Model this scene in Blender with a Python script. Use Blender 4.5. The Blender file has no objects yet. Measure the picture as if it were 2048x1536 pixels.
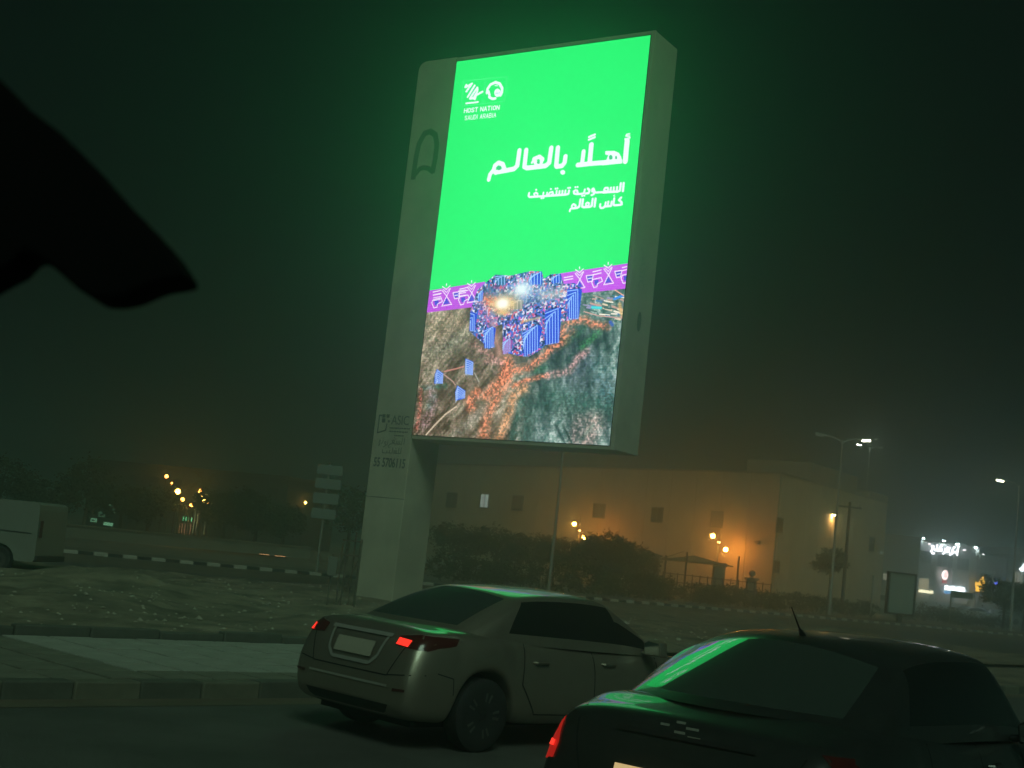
import bpy, bmesh, math, random
import numpy as np
from mathutils import Vector, Matrix
from mathutils.bvhtree import BVHTree
R = math.radians
sc = bpy.context.scene
COL = sc.collection

# ------------------------------------------------------------------ camera
CAM_H = 1.78
F_PX, PITCH, ROLL = 2630.2, 0.1267, 0.1103      # focal length in px of the 2048 px wide photo
_fw = Vector((0, math.cos(PITCH), math.sin(PITCH)))
_rt = Vector((1, 0, 0)); _up = _rt.cross(_fw)
_rt, _up = math.cos(ROLL) * _rt + math.sin(ROLL) * _up, -math.sin(ROLL) * _rt + math.cos(ROLL) * _up
cam_d = bpy.data.cameras.new('camera')
cam = bpy.data.objects.new('camera', cam_d); COL.objects.link(cam)
cam.matrix_world = Matrix(((_rt.x, _up.x, -_fw.x, 0), (_rt.y, _up.y, -_fw.y, 0), (_rt.z, _up.z, -_fw.z, CAM_H), (0, 0, 0, 1)))
cam_d.sensor_width = 36; cam_d.lens = F_PX / 2048 * 36
cam_d.clip_start = 0.05; cam_d.clip_end = 2000
cam_d.dof.use_dof = True; cam_d.dof.focus_distance = 30; cam_d.dof.aperture_fstop = 14
sc.camera = cam

# ------------------------------------------------------------------ night sky
w = bpy.data.worlds.new('World'); sc.world = w; w.use_nodes = True
nt = w.node_tree; bg = nt.nodes['Background']
sky = nt.nodes.new('ShaderNodeTexSky'); sky.sky_type = 'NISHITA'; sky.sun_disc = False
sky.sun_elevation = R(-4); sky.sun_rotation = R(200); sky.altitude = 20; sky.dust_density = 4
mixn = nt.nodes.new('ShaderNodeMixRGB'); mixn.blend_type = 'MULTIPLY'; mixn.inputs[0].default_value = 1
mixn.inputs[2].default_value = (1.0, 1.15, 0.55, 1)
nt.links.new(sky.outputs[0], mixn.inputs[1])
addn = nt.nodes.new('ShaderNodeMixRGB'); addn.blend_type = 'ADD'; addn.inputs[0].default_value = 1
addn.inputs[2].default_value = (0.006,0.022,0.022,1)     # glow of the city in the dusty night air
nt.links.new(mixn.outputs[0], addn.inputs[1]); nt.links.new(addn.outputs[0], bg.inputs[0])
bg.inputs[1].default_value = 0.10
street_fill = bpy.data.lights.new('street_fill_light', 'SUN'); street_fill.energy = 0.66; street_fill.angle = R(25); street_fill.color = (0.66, 1.0, 0.72)  # added fill sun, standing in for unseen street lamps behind the camera
street_fill_o = bpy.data.objects.new('street_fill_light', street_fill); COL.objects.link(street_fill_o); street_fill_o.rotation_euler = (R(46), 0, R(8))

vs = sc.view_settings
vs.view_transform = 'Standard'; vs.look = 'None'; vs.exposure = 0; vs.gamma = 1; vs.use_curve_mapping = False
cy = sc.cycles
cy.use_denoising = True; cy.max_bounces = 8; cy.diffuse_bounces = 2; cy.glossy_bounces = 3
cy.transmission_bounces = 4; cy.volume_bounces = 4; cy.transparent_max_bounces = 8
cy.sample_clamp_indirect = 4; cy.caustics_reflective = False; cy.caustics_refractive = False

# ------------------------------------------------------------------ helpers
def lin(c):
    c = np.asarray(c, float) / 255.0
    return np.where(c <= 0.04045, c / 12.92, ((c + 0.055) / 1.055) ** 2.4)
def tag(o, label=None, cat=None, group=None, kind=None):
    if label: o['label'] = label
    if cat: o['category'] = cat
    if group: o['group'] = group
    if kind: o['kind'] = kind
    return o
def empty(name, loc, rz=0, label=None, cat=None, group=None):
    o = bpy.data.objects.new(name, None); COL.objects.link(o); o.location = loc; o.rotation_euler = (0, 0, rz)
    o.empty_display_size = 0.2
    return tag(o, label, cat, group)
def link(name, me, mats, parent=None):
    o = bpy.data.objects.new(name, me); COL.objects.link(o)
    for m in (mats if isinstance(mats, (list, tuple)) else [mats]):
        me.materials.append(m)
    if parent is not None: o.parent = parent
    return o
class MB:
    "collects boxes, tubes and polygons; build() links them as one mesh object"
    def __init__(s): s.v = []; s.f = []; s.m = []
    def add(s, vs_, fs, mi=0):
        b = len(s.v); s.v += [tuple(v) for v in vs_]
        for f in fs: s.f.append(tuple(b + i for i in f)); s.m.append(mi)
        return s
    def box(s, x0, x1, y0, y1, z0, z1, mi=0):
        return s.add([(x0,y0,z0),(x1,y0,z0),(x1,y1,z0),(x0,y1,z0),(x0,y0,z1),(x1,y0,z1),(x1,y1,z1),(x0,y1,z1)],
              [(0,3,2,1),(4,5,6,7),(0,1,5,4),(1,2,6,5),(2,3,7,6),(3,0,4,7)], mi)
    def tube(s, pts, rad, n=8, mi=0, cap=True):
        pts = [Vector(p) for p in pts]; rads = rad if isinstance(rad, (list, tuple)) else [rad] * len(pts)
        rings = []; vs_ = []
        for i, p in enumerate(pts):
            d = (pts[min(i + 1, len(pts) - 1)] - pts[max(i - 1, 0)]).normalized()
            a = Vector((0, 0, 1)) if abs(d.z) < 0.9 else Vector((1, 0, 0))
            u_ = d.cross(a).normalized(); w_ = d.cross(u_)
            for k in range(n):
                t = 2 * math.pi * k / n
                vs_.append(p + (u_ * math.cos(t) + w_ * math.sin(t)) * rads[i])
        fs = []
        for i in range(len(pts) - 1):
            for k in range(n):
                k2 = (k + 1) % n
                fs.append((i*n+k, i*n+k2, (i+1)*n+k2, (i+1)*n+k))
        if cap: fs.append(tuple(range(n))); fs.append(tuple((len(pts)-1)*n + k for k in reversed(range(n))))
        return s.add(vs_, fs, mi)
    def lathe(s, prof, n=16, c=(0, 0, 0), mi=0):
        "prof = (radius, z) pairs"
        vs_ = []; fs = []
        for r_, z in prof:
            for k in range(n):
                t = 2 * math.pi * k / n; vs_.append((c[0] + r_ * math.cos(t), c[1] + r_ * math.sin(t), c[2] + z))
        for i in range(len(prof) - 1):
            for k in range(n):
                k2 = (k + 1) % n; fs.append((i*n+k, i*n+k2, (i+1)*n+k2, (i+1)*n+k))
        fs.append(tuple(reversed(range(n)))); fs.append(tuple((len(prof)-1)*n + k for k in range(n)))
        return s.add(vs_, fs, mi)
    def prism(s, poly, e, mi=0, ax=1):
        "flat polygon of (a, b) points in the plane across axis ax, from e0 to e1"
        def P(a, b, c): return {1: (a, c, b), 0: (c, a, b), 2: (a, b, c)}[ax]
        n = len(poly); vs_ = [P(a, b, e[0]) for a, b in poly] + [P(a, b, e[1]) for a, b in poly]
        fs = [tuple(range(n)), tuple(reversed(range(n, 2*n)))] + [(i, (i+1) % n, n + (i+1) % n, n + i) for i in range(n)]
        return s.add(vs_, fs, mi)
    def build(s, name, mats, parent=None, smooth=False, bevel=0):
        me = bpy.data.meshes.new(name); me.from_pydata(s.v, [], s.f); me.update()
        if len(set(s.m)) > 1: me.polygons.foreach_set('material_index', s.m)
        bm = bmesh.new(); bm.from_mesh(me)
        bmesh.ops.recalc_face_normals(bm, faces=bm.faces)
        if bevel: bmesh.ops.bevel(bm, geom=bm.edges, offset=bevel, segments=2, affect='EDGES', profile=0.5)
        bm.to_mesh(me); bm.free()
        if smooth:
            me.shade_smooth(); me.set_sharp_from_angle(angle=R(40))
        return link(name, me, mats, parent)
def mat(name, col, rough=0.6, metal=0.0, spec=0.5, noise=0.0, scale=3.0, bump=0.0, bscale=30.0, emis=None, es=0.0, coat=0.0, mask=None, col2=None):
    m = bpy.data.materials.new(name); m.use_nodes = True
    t = m.node_tree; b = t.nodes['Principled BSDF']
    b.inputs['Base Color'].default_value = (*col, 1); b.inputs['Roughness'].default_value = rough
    b.inputs['Metallic'].default_value = metal; b.inputs['Specular IOR Level'].default_value = spec
    if coat: b.inputs['Coat Weight'].default_value = coat; b.inputs['Coat Roughness'].default_value = 0.04
    tc = t.nodes.new('ShaderNodeTexCoord')
    if noise:
        n = t.nodes.new('ShaderNodeTexNoise'); n.inputs['Scale'].default_value = scale; n.inputs['Detail'].default_value = 8
        n.inputs['Roughness'].default_value = 0.62
        t.links.new(tc.outputs['Object'], n.inputs['Vector'])
        r = t.nodes.new('ShaderNodeValToRGB'); c2 = col2 or tuple(c * (1 - noise) for c in col)
        r.color_ramp.elements[0].position = 0.32; r.color_ramp.elements[0].color = (*c2, 1)
        r.color_ramp.elements[1].position = 0.68; r.color_ramp.elements[1].color = (*[min(1, c * (1 + noise * 0.5)) for c in col], 1)
        t.links.new(n.outputs[0], r.inputs[0]); t.links.new(r.outputs[0], b.inputs['Base Color'])
    if bump:
        n2 = t.nodes.new('ShaderNodeTexNoise'); n2.inputs['Scale'].default_value = bscale; n2.inputs['Detail'].default_value = 6
        t.links.new(tc.outputs['Object'], n2.inputs['Vector'])
        bp = t.nodes.new('ShaderNodeBump'); bp.inputs['Strength'].default_value = bump; bp.inputs['Distance'].default_value = 0.02
        t.links.new(n2.outputs[0], bp.inputs['Height']); t.links.new(bp.outputs[0], b.inputs['Normal'])
    if emis is not None:
        b.inputs['Emission Color'].default_value = (*emis, 1); b.inputs['Emission Strength'].default_value = es
    return m
def glow(name, col, es, nosample=False):
    if nosample: es *= 0.27
    m = mat(name, (0.02, 0.02, 0.02), emis=col, es=es)
    if nosample: m.cycles.emission_sampling = 'NONE'
    return m

# ------------------------------------------------------------------ added haze box round everything, standing in for the veil of dirty car glass
hz = MB().box(-150, 190, -30, 330, -1.5, 17.6).build('haze', [], None)
hm = bpy.data.materials.new('veil_haze'); hm.use_nodes = True; t = hm.node_tree; t.nodes.clear()
out = t.nodes.new('ShaderNodeOutputMaterial'); pv = t.nodes.new('ShaderNodeVolumePrincipled')
pv.inputs['Color'].default_value = (0.72,0.98,1.0,1); pv.inputs['Density'].default_value = 0.0095; pv.inputs['Anisotropy'].default_value = 0.86
t.links.new(pv.outputs[0], out.inputs['Volume']); hz.data.materials.append(hm); hz.data.materials[0] = hm
tag(hz, kind='stuff')
# ------------------------------------------------------------------ the LED screen's picture, drawn into an image buffer
IW, IH = 690, 1200
SX0, SX1, SZ0, SZ1 = 1.375, 7.66, 4.714, 15.606       # screen rectangle on the billboard's face, metres
BX, BY, BYAW = -3.7634, 37.3712, -0.5839              # foot of the billboard
bu = Vector((math.cos(BYAW), math.sin(BYAW), 0)); bn = Vector((-math.sin(BYAW), math.cos(BYAW), 0))
# 3x3 matrix that reads a photographed point of the screen back as a point of its picture
def _hom():
    src = [(913.5, 124), (1304, 71), (824.5, 870), (1217.6, 891)]; dst = [(0, 0), (IW, 0), (0, IH), (IW, IH)]
    A = []
    for (x, y), (u_, v_) in zip(src, dst):
        A.append([x, y, 1, 0, 0, 0, -u_*x, -u_*y, -u_]); A.append([0, 0, 0, x, y, 1, -v_*x, -v_*y, -v_])
    return np.linalg.svd(np.array(A, float))[2][-1].reshape(3, 3)
HM = _hom()
def art(pts, o=(0, 0), s=1.0):
    p = np.array([(o[0] + x*s, o[1] + y*s, 1) for x, y in pts]); q = p @ HM.T
    return q[:, :2] / q[:, 2:]
S = IW / 392.0
img = np.zeros((IH, IW, 3)); img[:] = (40, 232, 110)
YY, XX = np.mgrid[0:IH, 0:IW].astype(float)
rng = np.random.RandomState(4)
def nz(cx, cy, seed=None):
    "smooth value noise with cx by cy cells"
    r_ = np.random.RandomState(seed) if seed is not None else rng
    g = r_.rand(cy + 3, cx + 3)
    x = XX / IW * cx; y = YY / IH * cy; xi = x.astype(int); yi = y.astype(int); fx = x - xi; fy = y - yi
    fx = fx*fx*(3-2*fx); fy = fy*fy*(3-2*fy)
    return (g[yi, xi]*(1-fx) + g[yi, xi+1]*fx)*(1-fy) + (g[yi+1, xi]*(1-fx) + g[yi+1, xi+1]*fx)*fy
def blend(mask, col, sl=None):
    tgt = img if sl is None else img[sl]
    tgt += (np.asarray(col, float) - tgt) * mask[..., None]
def smask(P, wd, soft=1.0):
    x0, y0 = np.floor(P.min(0) - wd - soft - 2).astype(int); x1, y1 = np.ceil(P.max(0) + wd + soft + 2).astype(int)
    x0 = max(0, x0); y0 = max(0, y0); x1 = min(IW, x1); y1 = min(IH, y1)
    if x1 <= x0 or y1 <= y0: return None, None
    sl = (slice(y0, y1), slice(x0, x1)); X = XX[sl]; Y = YY[sl]; d = np.full(X.shape, 1e9)
    for (ax, ay), (bx, by) in zip(P[:-1], P[1:]):
        vx, vy = bx-ax, by-ay; L = vx*vx + vy*vy + 1e-9
        t_ = np.clip(((X-ax)*vx + (Y-ay)*vy) / L, 0, 1); d = np.minimum(d, np.hypot(X-ax-t_*vx, Y-ay-t_*vy))
    return np.clip((wd/2 - d) / soft + 0.5, 0, 1), sl
def stroke(pts, wd, col, o=(0, 0), s=1.0, soft=1.0, k=1.0):
    P = art(pts, o, s)
    if len(P) == 1: P = np.vstack([P, P + 0.01])
    m_, sl = smask(P, wd * S * s, soft)
    if sl: blend(m_ * k, col, sl)
def pmask(P):
    x0, y0 = np.maximum(np.floor(P.min(0)).astype(int) - 1, 0); x1, y1 = np.ceil(P.max(0)).astype(int) + 2
    x1 = min(IW, x1); y1 = min(IH, y1)
    if x1 <= x0 or y1 <= y0: return None, None
    sl = (slice(y0, y1), slice(x0, x1)); acc = 0
    for dx in (-.25, .25):
        for dy in (-.25, .25):
            X = XX[sl] + .5 + dx; Y = YY[sl] + .5 + dy; ins = np.zeros(X.shape, bool)
            for (ax, ay), (bx, by) in zip(P, np.roll(P, -1, 0)):
                c = ((ay > Y) != (by > Y)) & (X < (bx-ax)*(Y-ay)/(by-ay+1e-12) + ax); ins ^= c
            acc = acc + ins
    return acc / 4.0, sl
def fill(pts, col, o=(0, 0), s=1.0, k=1.0):
    m_, sl = pmask(art(pts, o, s))
    if sl: blend(m_ * k, col, sl)
def ell(cx, cy, rx, ry, col, o=(0, 0), s=1.0, k=1.0):
    fill([(cx + rx*math.cos(a), cy + ry*math.sin(a)) for a in np.linspace(0, 2*math.pi, 24, endpoint=False)], col, o, s, k)
# --- mountains below the band
Z4 = ((840, 520), 0.21); Z5 = ((820, 700), 0.2148)
land, lsl = pmask(art([(850, 600), (970, 590), (1100, 590), (1262, 560), (1240, 905), (820, 905)]))
LM = np.zeros((IH, IW)); LM[lsl] = land; LM[int(IH*0.66):] = np.maximum(LM[int(IH*0.66):], 1)
n1 = nz(10, 14); n2 = nz(36, 56); n3 = nz(110, 190); n4 = nz(150, 250)
sh = XX*0.9 + YY*0.6
ridge = 0.5 + 0.5*np.sin(sh*0.16 + 9*n1 + 3*n2)
base = np.array([98, 104, 94]) * (0.62 + 0.5*n2 + 0.25*n1)[..., None]
spk = np.clip((n4 - 0.52)*5, 0, 1) * np.clip(0.25 + 1.2*n2, 0, 1)
base += (np.array([205, 185, 180]) - base) * (spk*0.38)[..., None]
base += (np.array([44, 62, 54]) - base) * (np.clip((n3*0.6 + ridge*0.5 - 0.62)*2.2, 0, 0.85))[..., None]
def nzr(ang, cx, cy, seed):
    "value noise stretched along a direction"
    r_ = np.random.RandomState(seed); g = r_.rand(cy + 3, cx + 3); ca, sa_ = math.cos(ang), math.sin(ang)
    u_ = (XX*ca + YY*sa_) / IH * cx; v_ = (-XX*sa_ + YY*ca) / IH * cy; u_ -= u_.min(); v_ -= v_.min(); u_ = np.mod(u_, cx); v_ = np.mod(v_, cy)
    xi = u_.astype(int); yi = v_.astype(int); fx = u_-xi; fy = v_-yi; fx = fx*fx*(3-2*fx); fy = fy*fy*(3-2*fy)
    return (g[yi, xi]*(1-fx) + g[yi, xi+1]*fx)*(1-fy) + (g[yi+1, xi]*(1-fx) + g[yi+1, xi+1]*fx)*fy
lr = np.clip((XX/IW - .45)*5, 0, 1)[..., None]
sl1 = nzr(-.9, 14, 60, 21)[..., None]; sl2 = nzr(-1.9, 12, 46, 22)[..., None]; sl3 = nzr(-.9, 50, 190, 23)[..., None]; sl4 = nzr(-1.8, 40, 170, 24)[..., None]
slope = (sl1*.6 + sl3*.4)*(1-lr) + (sl2*.6 + sl4*.4)*lr
base = base * (0.22 + 1.25*slope) + np.array([6, 12, 12])*lr
broad = nz(4, 9, 31)[..., None]; base = base*(0.72 + .6*broad) + (np.array([26, 10, 0])*(1-lr) + np.array([-10, 4, 8])*lr)
img[:] = img*(1-LM[..., None]) + base*LM[..., None]
def ter(pts, wd, col, k=0.9, zz=Z5):
    P = art(pts, *zz); m_, sl = smask(P, wd * S * 0.85, wd * S * 0.6)
    if sl is None: return
    tx = np.clip((n4[sl]*.6 + n3[sl]*.6 - .38)*3, 0, 1); m_ = np.clip(m_ * k * .72, 0, 1) * (0.5 + 0.5*tx) * LM[sl]
    c = np.asarray(col, float) * (0.55 + 0.9*n4[sl])[..., None]
    img[sl] += (c - img[sl]) * m_[..., None]
OR = (220, 126, 92); PK = (208, 150, 146); DG = (38, 84, 70)
ter([(1250, 170), (1180, 190)], 16, (40, 96, 66)); ter([(130, 360), (330, 340)], 10, DG); ter([(220, 430), (180, 530)], 16, DG)
ter([(1640, 60), (1500, 330), (1830, 380)], 44, (92, 98, 118), 0.5); ter([(1300, 450), (1550, 480), (1850, 500)], 50, DG, 0.7)
ter([(1750, 150), (1850, 400)], 40, (60, 100, 104), 0.6)
ter([(1420, 560), (1500, 620)], 40, (90, 110, 100), .5); ter([(1700, 680), (1640, 840)], 40, (206, 168, 158), 0.85); ter([(1560, 640), (1500, 860)], 18, (160, 140, 134), .8)
ter([(1060, 430), (990, 620), (940, 860)], 13, (28, 70, 62), 1.0); ter([(1120, 520), (1080, 800)], 30, (36, 76, 68), 0.8)
ter([(1350, 700), (1440, 870)], 5, (26, 50, 48), 1.2); ter([(1420, 700), (1500, 860)], 4, (26, 50, 48), 1.2)
ter([(1700, 700), (1590, 830)], 8, DG, .6)
ter([(900, 130), (900, 230)], 26, OR, 1.3); ter([(900, 210), (1080, 180), (1230, 80), (1310, -10), (1450, -90)], 17, OR, 1.1)
ter([(600, -40), (760, 60), (850, 130), (700, 100)], 12, PK, .7); ter([(880, 240), (780, 340), (700, 430)], 18, OR, 1.1)
ter([(620, 410), (550, 470), (570, 530)], 20, OR, 1.2)
ter([(900, 290), (800, 450), (720, 600), (690, 740), (680, 860)], 22, (208, 122, 88), 1.1); ter([(1060, 360), (960, 430), (930, 560), (880, 700), (800, 880)], 20, (205, 140, 96), 1.0)
ter([(960, 340), (1080, 285), (1280, 240)], 9, OR, 1.2); ter([(1280, 240), (1480, 200), (1560, 80), (1640, 20)], 14, PK, .9)
ter([(100, 380), (90, 560), (60, 740)], 9, (204, 112, 98), .8); ter([(190, 380), (220, 520), (130, 700)], 22, (176, 140, 150), .7)
ter([(700, 560), (600, 640), (430, 790)], 20, (150, 150, 140), .5)
ter([(80, 0), (220, 60), (330, -60)], 34, (150, 128, 108), .6)
stroke([(430, 530), (330, 600), (230, 700), (150, 790)], 14, (206, 186, 160), *Z5, soft=2); stroke([(310, 230), (400, 300), (420, 330)], 10, (190, 150, 140), *Z5, soft=3)
stroke([(320, 205), (430, 180), (500, 160)], 12, (196, 130, 116), *Z5, soft=3); stroke([(600, 220), (640, 300)], 8, (180, 180, 170), *Z5, soft=3)
ter([(150, 640), (330, 560), (420, 680)], 40, (170, 150, 120), 0.55, Z4); ter([(100, 900), (260, 830), (400, 740)], 30, (120, 130, 112), .6, Z4)
ter([(1330, 700), (1420, 600), (1560, 570), (1640, 620), (1780, 640)], 14, OR, 1.1, Z4); ter([(1380, 740), (1450, 700)], 16, OR, 1.0, Z4)
ter([(1400, 770), (1540, 680)], 12, (40, 84, 62), 1.0, Z4); ter([(1540, 830), (1700, 700)], 14, (44, 110, 62), 1.0, Z4)
# --- city strip right of the cube
for i in range(44):
    x = rng.uniform(1540, 1940); y = rng.uniform(320, 560) + (x-1700)*0.06; L = rng.uniform(20, 110); a = rng.uniform(0.0, 0.32)
    c = [(226, 206, 176), (150, 140, 180), (70, 120, 160), (190, 150, 140), (240, 230, 210), (60, 90, 90)][rng.randint(6)]
    stroke([(x, y), (min(1955, x+L), y + L*a)], rng.uniform(6, 16), c, *Z4)
stroke([(1640, 460), (1720, 465)], 22, (70, 210, 215), *Z4); stroke([(1850, 380), (1930, 350)], 20, (60, 140, 230), *Z4)
stroke([(1560, 500), (1700, 540), (1930, 562)], 8, (210, 160, 150), *Z4); stroke([(1900, 430), (1920, 540)], 28, (226, 176, 110), *Z4, soft=6, k=.7)
stroke([(1810, 600), (1830, 625)], 26, (60, 90, 170), *Z4, soft=3); stroke([(1850, 290), (1940, 350)], 9, (240, 170, 150), *Z4)
# --- purple ribbon with signs
fill([(70, 305), (620, 217), (640, 430), (520, 458), (60, 512)], (186, 66, 218), *Z4)
fill([(1330, 140), (1990, 42), (1975, 283), (1560, 325), (1330, 240)], (192, 70, 226), *Z4)
WH = (244, 238, 250); BL = (72, 60, 205)
def signs(ox, oy, parts):
    z = (Z4[0][0] + ox*Z4[1], Z4[0][1] + oy*Z4[1]); zz = (z, Z4[1])
    if 'T' in parts:      # palm: triangle foot and chevrons
        fill([(0, 50), (32, 106), (-32, 114)], BL, *zz)
        stroke([(-42, -22), (0, 30), (50, 112), (0, 120), (-44, 128), (-16, 72), (38, -38)], 7, WH, *zz)
        stroke([(-40, -58), (0, -30), (36, -66)], 8, WH, *zz); stroke([(0, -84), (0, -66)], 9, WH, *zz)
        stroke([(-30, -30), (0, 0), (30, -38)], 6, WH, *zz)
    if 'C' in parts:      # cup
        fill([(70, 10), (125, 0), (115, 45), (78, 50)], BL, *zz)
        stroke([(62, 0), (130, -8), (118, 52), (78, 60), (62, 0)], 7, WH, *zz); stroke([(80, 28), (115, 22)], 7, WH, *zz)
    if 'M' in parts:      # mask under three bars
        fill([(185, 0), (225, -6), (225, 40), (190, 45)], BL, *zz)
        stroke([(160, 20), (172, -10), (250, -28), (262, 6), (215, 30), (210, 60), (180, 68), (160, 20)], 7, WH, *zz)
        for k_ in (0, 1): stroke([(172, -82 + 28*k_), (250, -100 + 28*k_)], 8, WH, *zz)
signs(250, 320, 'TC'); signs(490, 290, 'TC'); signs(-50, 398, 'M'); signs(205, 370, 'M'); signs(-180, 350, 'C')
signs(1520, 160, 'TC'); signs(1793, 118, 'TC'); signs(1475, 205, 'M'); signs(1755, 165, 'M')
for k_ in (0, 1, 2): stroke([(128, 345 + 25*k_), (195, 333 + 25*k_)], 7, WH, *Z4); stroke([(365, 305 + 25*k_), (435, 294 + 25*k_)], 7, WH, *Z4)
for k_ in (0, 1): stroke([(1372, 178 + 24*k_), (1455, 164 + 24*k_)], 8, WH, *Z4)
# --- the city of light on the mountain: a block of specks and striped towers
cube = [(480, 490), (545, 300), (610, 240), (720, 150), (860, 160), (1060, 115), (1160, 120), (1180, 190), (1250, 145), (1340, 142), (1370, 240), (1470, 230), (1540, 280), (1510, 570),
        (1340, 600), (1320, 800), (1190, 820), (1130, 880), (1030, 930), (930, 920), (860, 900), (790, 905), (785, 620), (700, 650), (715, 840), (650, 860), (600, 800), (530, 740), (470, 690)]
cm, csl = pmask(art(cube, *Z4))
c1 = np.array([44, 84, 214]) + np.zeros((IH, IW, 3)); c1 += (np.array([74, 120, 160]) - c1) * n2[..., None]
a1 = nz(130, 220); a2 = nz(120, 210); a3 = nz(125, 220)
c1 += (np.array([206, 90, 180]) - c1) * np.clip((a1 - .62)*6, 0, 1)[..., None]; c1 += (np.array([228, 226, 244]) - c1) * np.clip((a2 - .58)*6, 0, 1)[..., None]
c1 += (np.array([200, 60, 90]) - c1) * np.clip((a3 - .72)*6, 0, 1)[..., None]; c1 += (np.array([14, 26, 90]) - c1) * np.clip((.38 - a3)*6, 0, 1)[..., None]
edge = np.clip(cm * 1.0, 0, 1); img[csl] += (c1[csl] - img[csl]) * edge[..., None]
def soft(pts, wd, col, k=1.0, zz=Z4): stroke(pts, wd, col, *zz, soft=wd*0.5, k=k)
soft([(640, 300), (780, 350), (1000, 390), (1120, 380)], 60, (62, 104, 150), .7); soft([(1080, 300), (1300, 330)], 60, (150, 180, 190), .6)
soft([(1180, 370), (1350, 320)], 80, (226, 226, 206), .55); soft([(570, 430), (690, 600)], 60, (190, 120, 200), .45); soft([(690, 620), (760, 900)], 50, (206, 150, 136), .8)
soft([(620, 370), (680, 400)], 60, (230, 120, 70), .7); soft([(960, 600), (1130, 560)], 16, (236, 190, 110), .8); soft([(700, 270), (800, 280)], 20, (206, 80, 150), .6)
def tower(pts, dirn, n, c0=(24, 54, 200), c2=(150, 196, 255)):
    "polygon with nested angle stripes: dirn = foot vector of stripes, first three points give the roof line"
    fill(pts, c0, *Z4)
    a, b, c = [np.array(p, float) for p in pts[:3]]; d = np.array(dirn, float)
    for i in range(n):
        k_ = (i + .5) / n
        p0 = a + d*k_; p1 = b + (d*k_*0.9) + (np.array([0, 0])); p1 = p1 + ((a-b)*k_*0.28 if True else 0) + (0, 0); p2 = c + (b - c)*0 + (a-b)*k_*0.8
        stroke([p0, p1, (p1[0]*1.0 + (p2[0]-c[0])*0, pts[2][1] - (n-i)*2)], 6, c2, *Z4)
def stripes(pts, n, c0=(26, 58, 205), c2=(158, 200, 255), flip=False):
    "pts = left top, apex, right top, right bottom, left bottom: upright stripes that bend over the roof"
    fill(pts, c0, *Z4); L, A, Rr, RB, LB = [np.array(p, float) for p in pts]
    for i in range(n):
        k_ = (i + .4) / n
        bot = LB + (RB - LB) * ((1-k_) if not flip else k_); top = A + (Rr - A) * ((1-k_) if not flip else k_) + (bot - (LB + (RB-LB)))*0
        top = np.array([bot[0], (A if not flip else A)[1] + (k_)*(LB[1]-L[1])*0.45])
        side = L + (LB - L) * k_ * 0.75 if not flip else Rr + (RB - Rr) * k_ * 0.75
        stroke([side, top, bot], 7, c2, *Z4)
stripes([(1400, 290), (1520, 282), (1545, 290), (1510, 568), (1410, 566)], 5)
stripes([(1190, 500), (1320, 460), (1345, 480), (1325, 790), (1190, 815)], 5)
stripes([(975, 700), (1120, 625), (1165, 650), (1125, 860), (985, 930)], 6)
stripes([(785, 790), (850, 750), (885, 780), (862, 880), (788, 905)], 4, (150, 60, 160))
stripes([(605, 680), (690, 640), (722, 660), (700, 835), (612, 850)], 5)
stripes([(480, 500), (540, 520), (545, 530), (520, 690), (470, 680)], 3); stripes([(555, 330), (590, 300), (605, 310), (595, 395), (550, 405)], 3)
stripes([(1040, 175), (1150, 122), (1165, 130), (1160, 240), (1040, 250)], 4); stripes([(1250, 180), (1330, 145), (1345, 150), (1335, 225), (1255, 235)], 3)
stripes([(715, 160), (790, 155), (825, 190), (815, 240), (730, 250)], 3, (40, 90, 150)); stripes([(860, 400), (980, 390), (985, 420), (975, 480), (870, 480)], 3, (110, 120, 130), (190, 190, 200))
def glowspot(cx, cy, rx, ry, col, k=1.0):
    P = art([(cx, cy)], *Z4)[0]; d = np.hypot((XX-P[0])/(rx*S*Z4[1]), (YY-P[1])/(ry*S*Z4[1])); blend(np.clip(k*np.exp(-d**2.2), 0, 1), col)
glowspot(970, 290, 100, 80, (226, 246, 250)); glowspot(790, 430, 130, 80, (250, 190, 90), .95); glowspot(785, 425, 70, 50, (255, 252, 236), 1.2); glowspot(790, 510, 70, 20, (236, 190, 120), .8)
for pts in ([(250, 185), (310, 225), (305, 320), (225, 318), (232, 235)], [(515, 85), (590, 118), (585, 242), (512, 225), (514, 150)], [(440, 335), (515, 385), (512, 455), (425, 478), (420, 400)]):
    fill(pts, (44, 96, 214), *Z5)
    x0, y0 = pts[0]; x1, y1 = pts[1]; x4, y4 = pts[4]
    for i in range(6): stroke([(x4 + 4, y4 + 4 + i*17), (x0 + 6, y0 + 12 + i*20), (x1 - i*11 - 6, y1 + i*12 + 8), (x1 - i*11 - 8, pts[2][1] - 4)], 5, (190, 216, 255), *Z5)
# --- lettering: all of it drawn as strokes
WT = (238, 252, 250)
ZH = ((900, 140), 0.19527)
def st(pts, wd, zz=ZH, col=WT): stroke(pts, wd, col, *zz)
st([(1820, 735), (1800, 945)], 48); st([(1846, 664), (1818, 668), (1808, 686), (1846, 688)], 13); st([(1796, 716), (1850, 704)], 13)
fill([(1596, 842), (1690, 840), (1738, 862), (1760, 905), (1772, 968), (1560, 990), (1600, 945), (1628, 885), (1596, 878)], WT, *ZH)
ell(1652, 908, 19, 27, (60, 190, 130), *ZH); ell(1707, 912, 10, 22, (60, 190, 130), *ZH)
st([(1748, 944), (1600, 957), (1440, 970), (1312, 984)], 42); st([(1452, 775), (1434, 960)], 46); st([(1372, 845), (1356, 975)], 40)
st([(1428, 696), (1490, 670)], 19); st([(1426, 724), (1488, 698)], 19)
st([(1186, 895), (1176, 960), (1150, 992), (1096, 1000)], 42); st([(1108, 806), (1090, 990)], 44); ell(1158, 1060, 25, 24, WT, *ZH)
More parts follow.
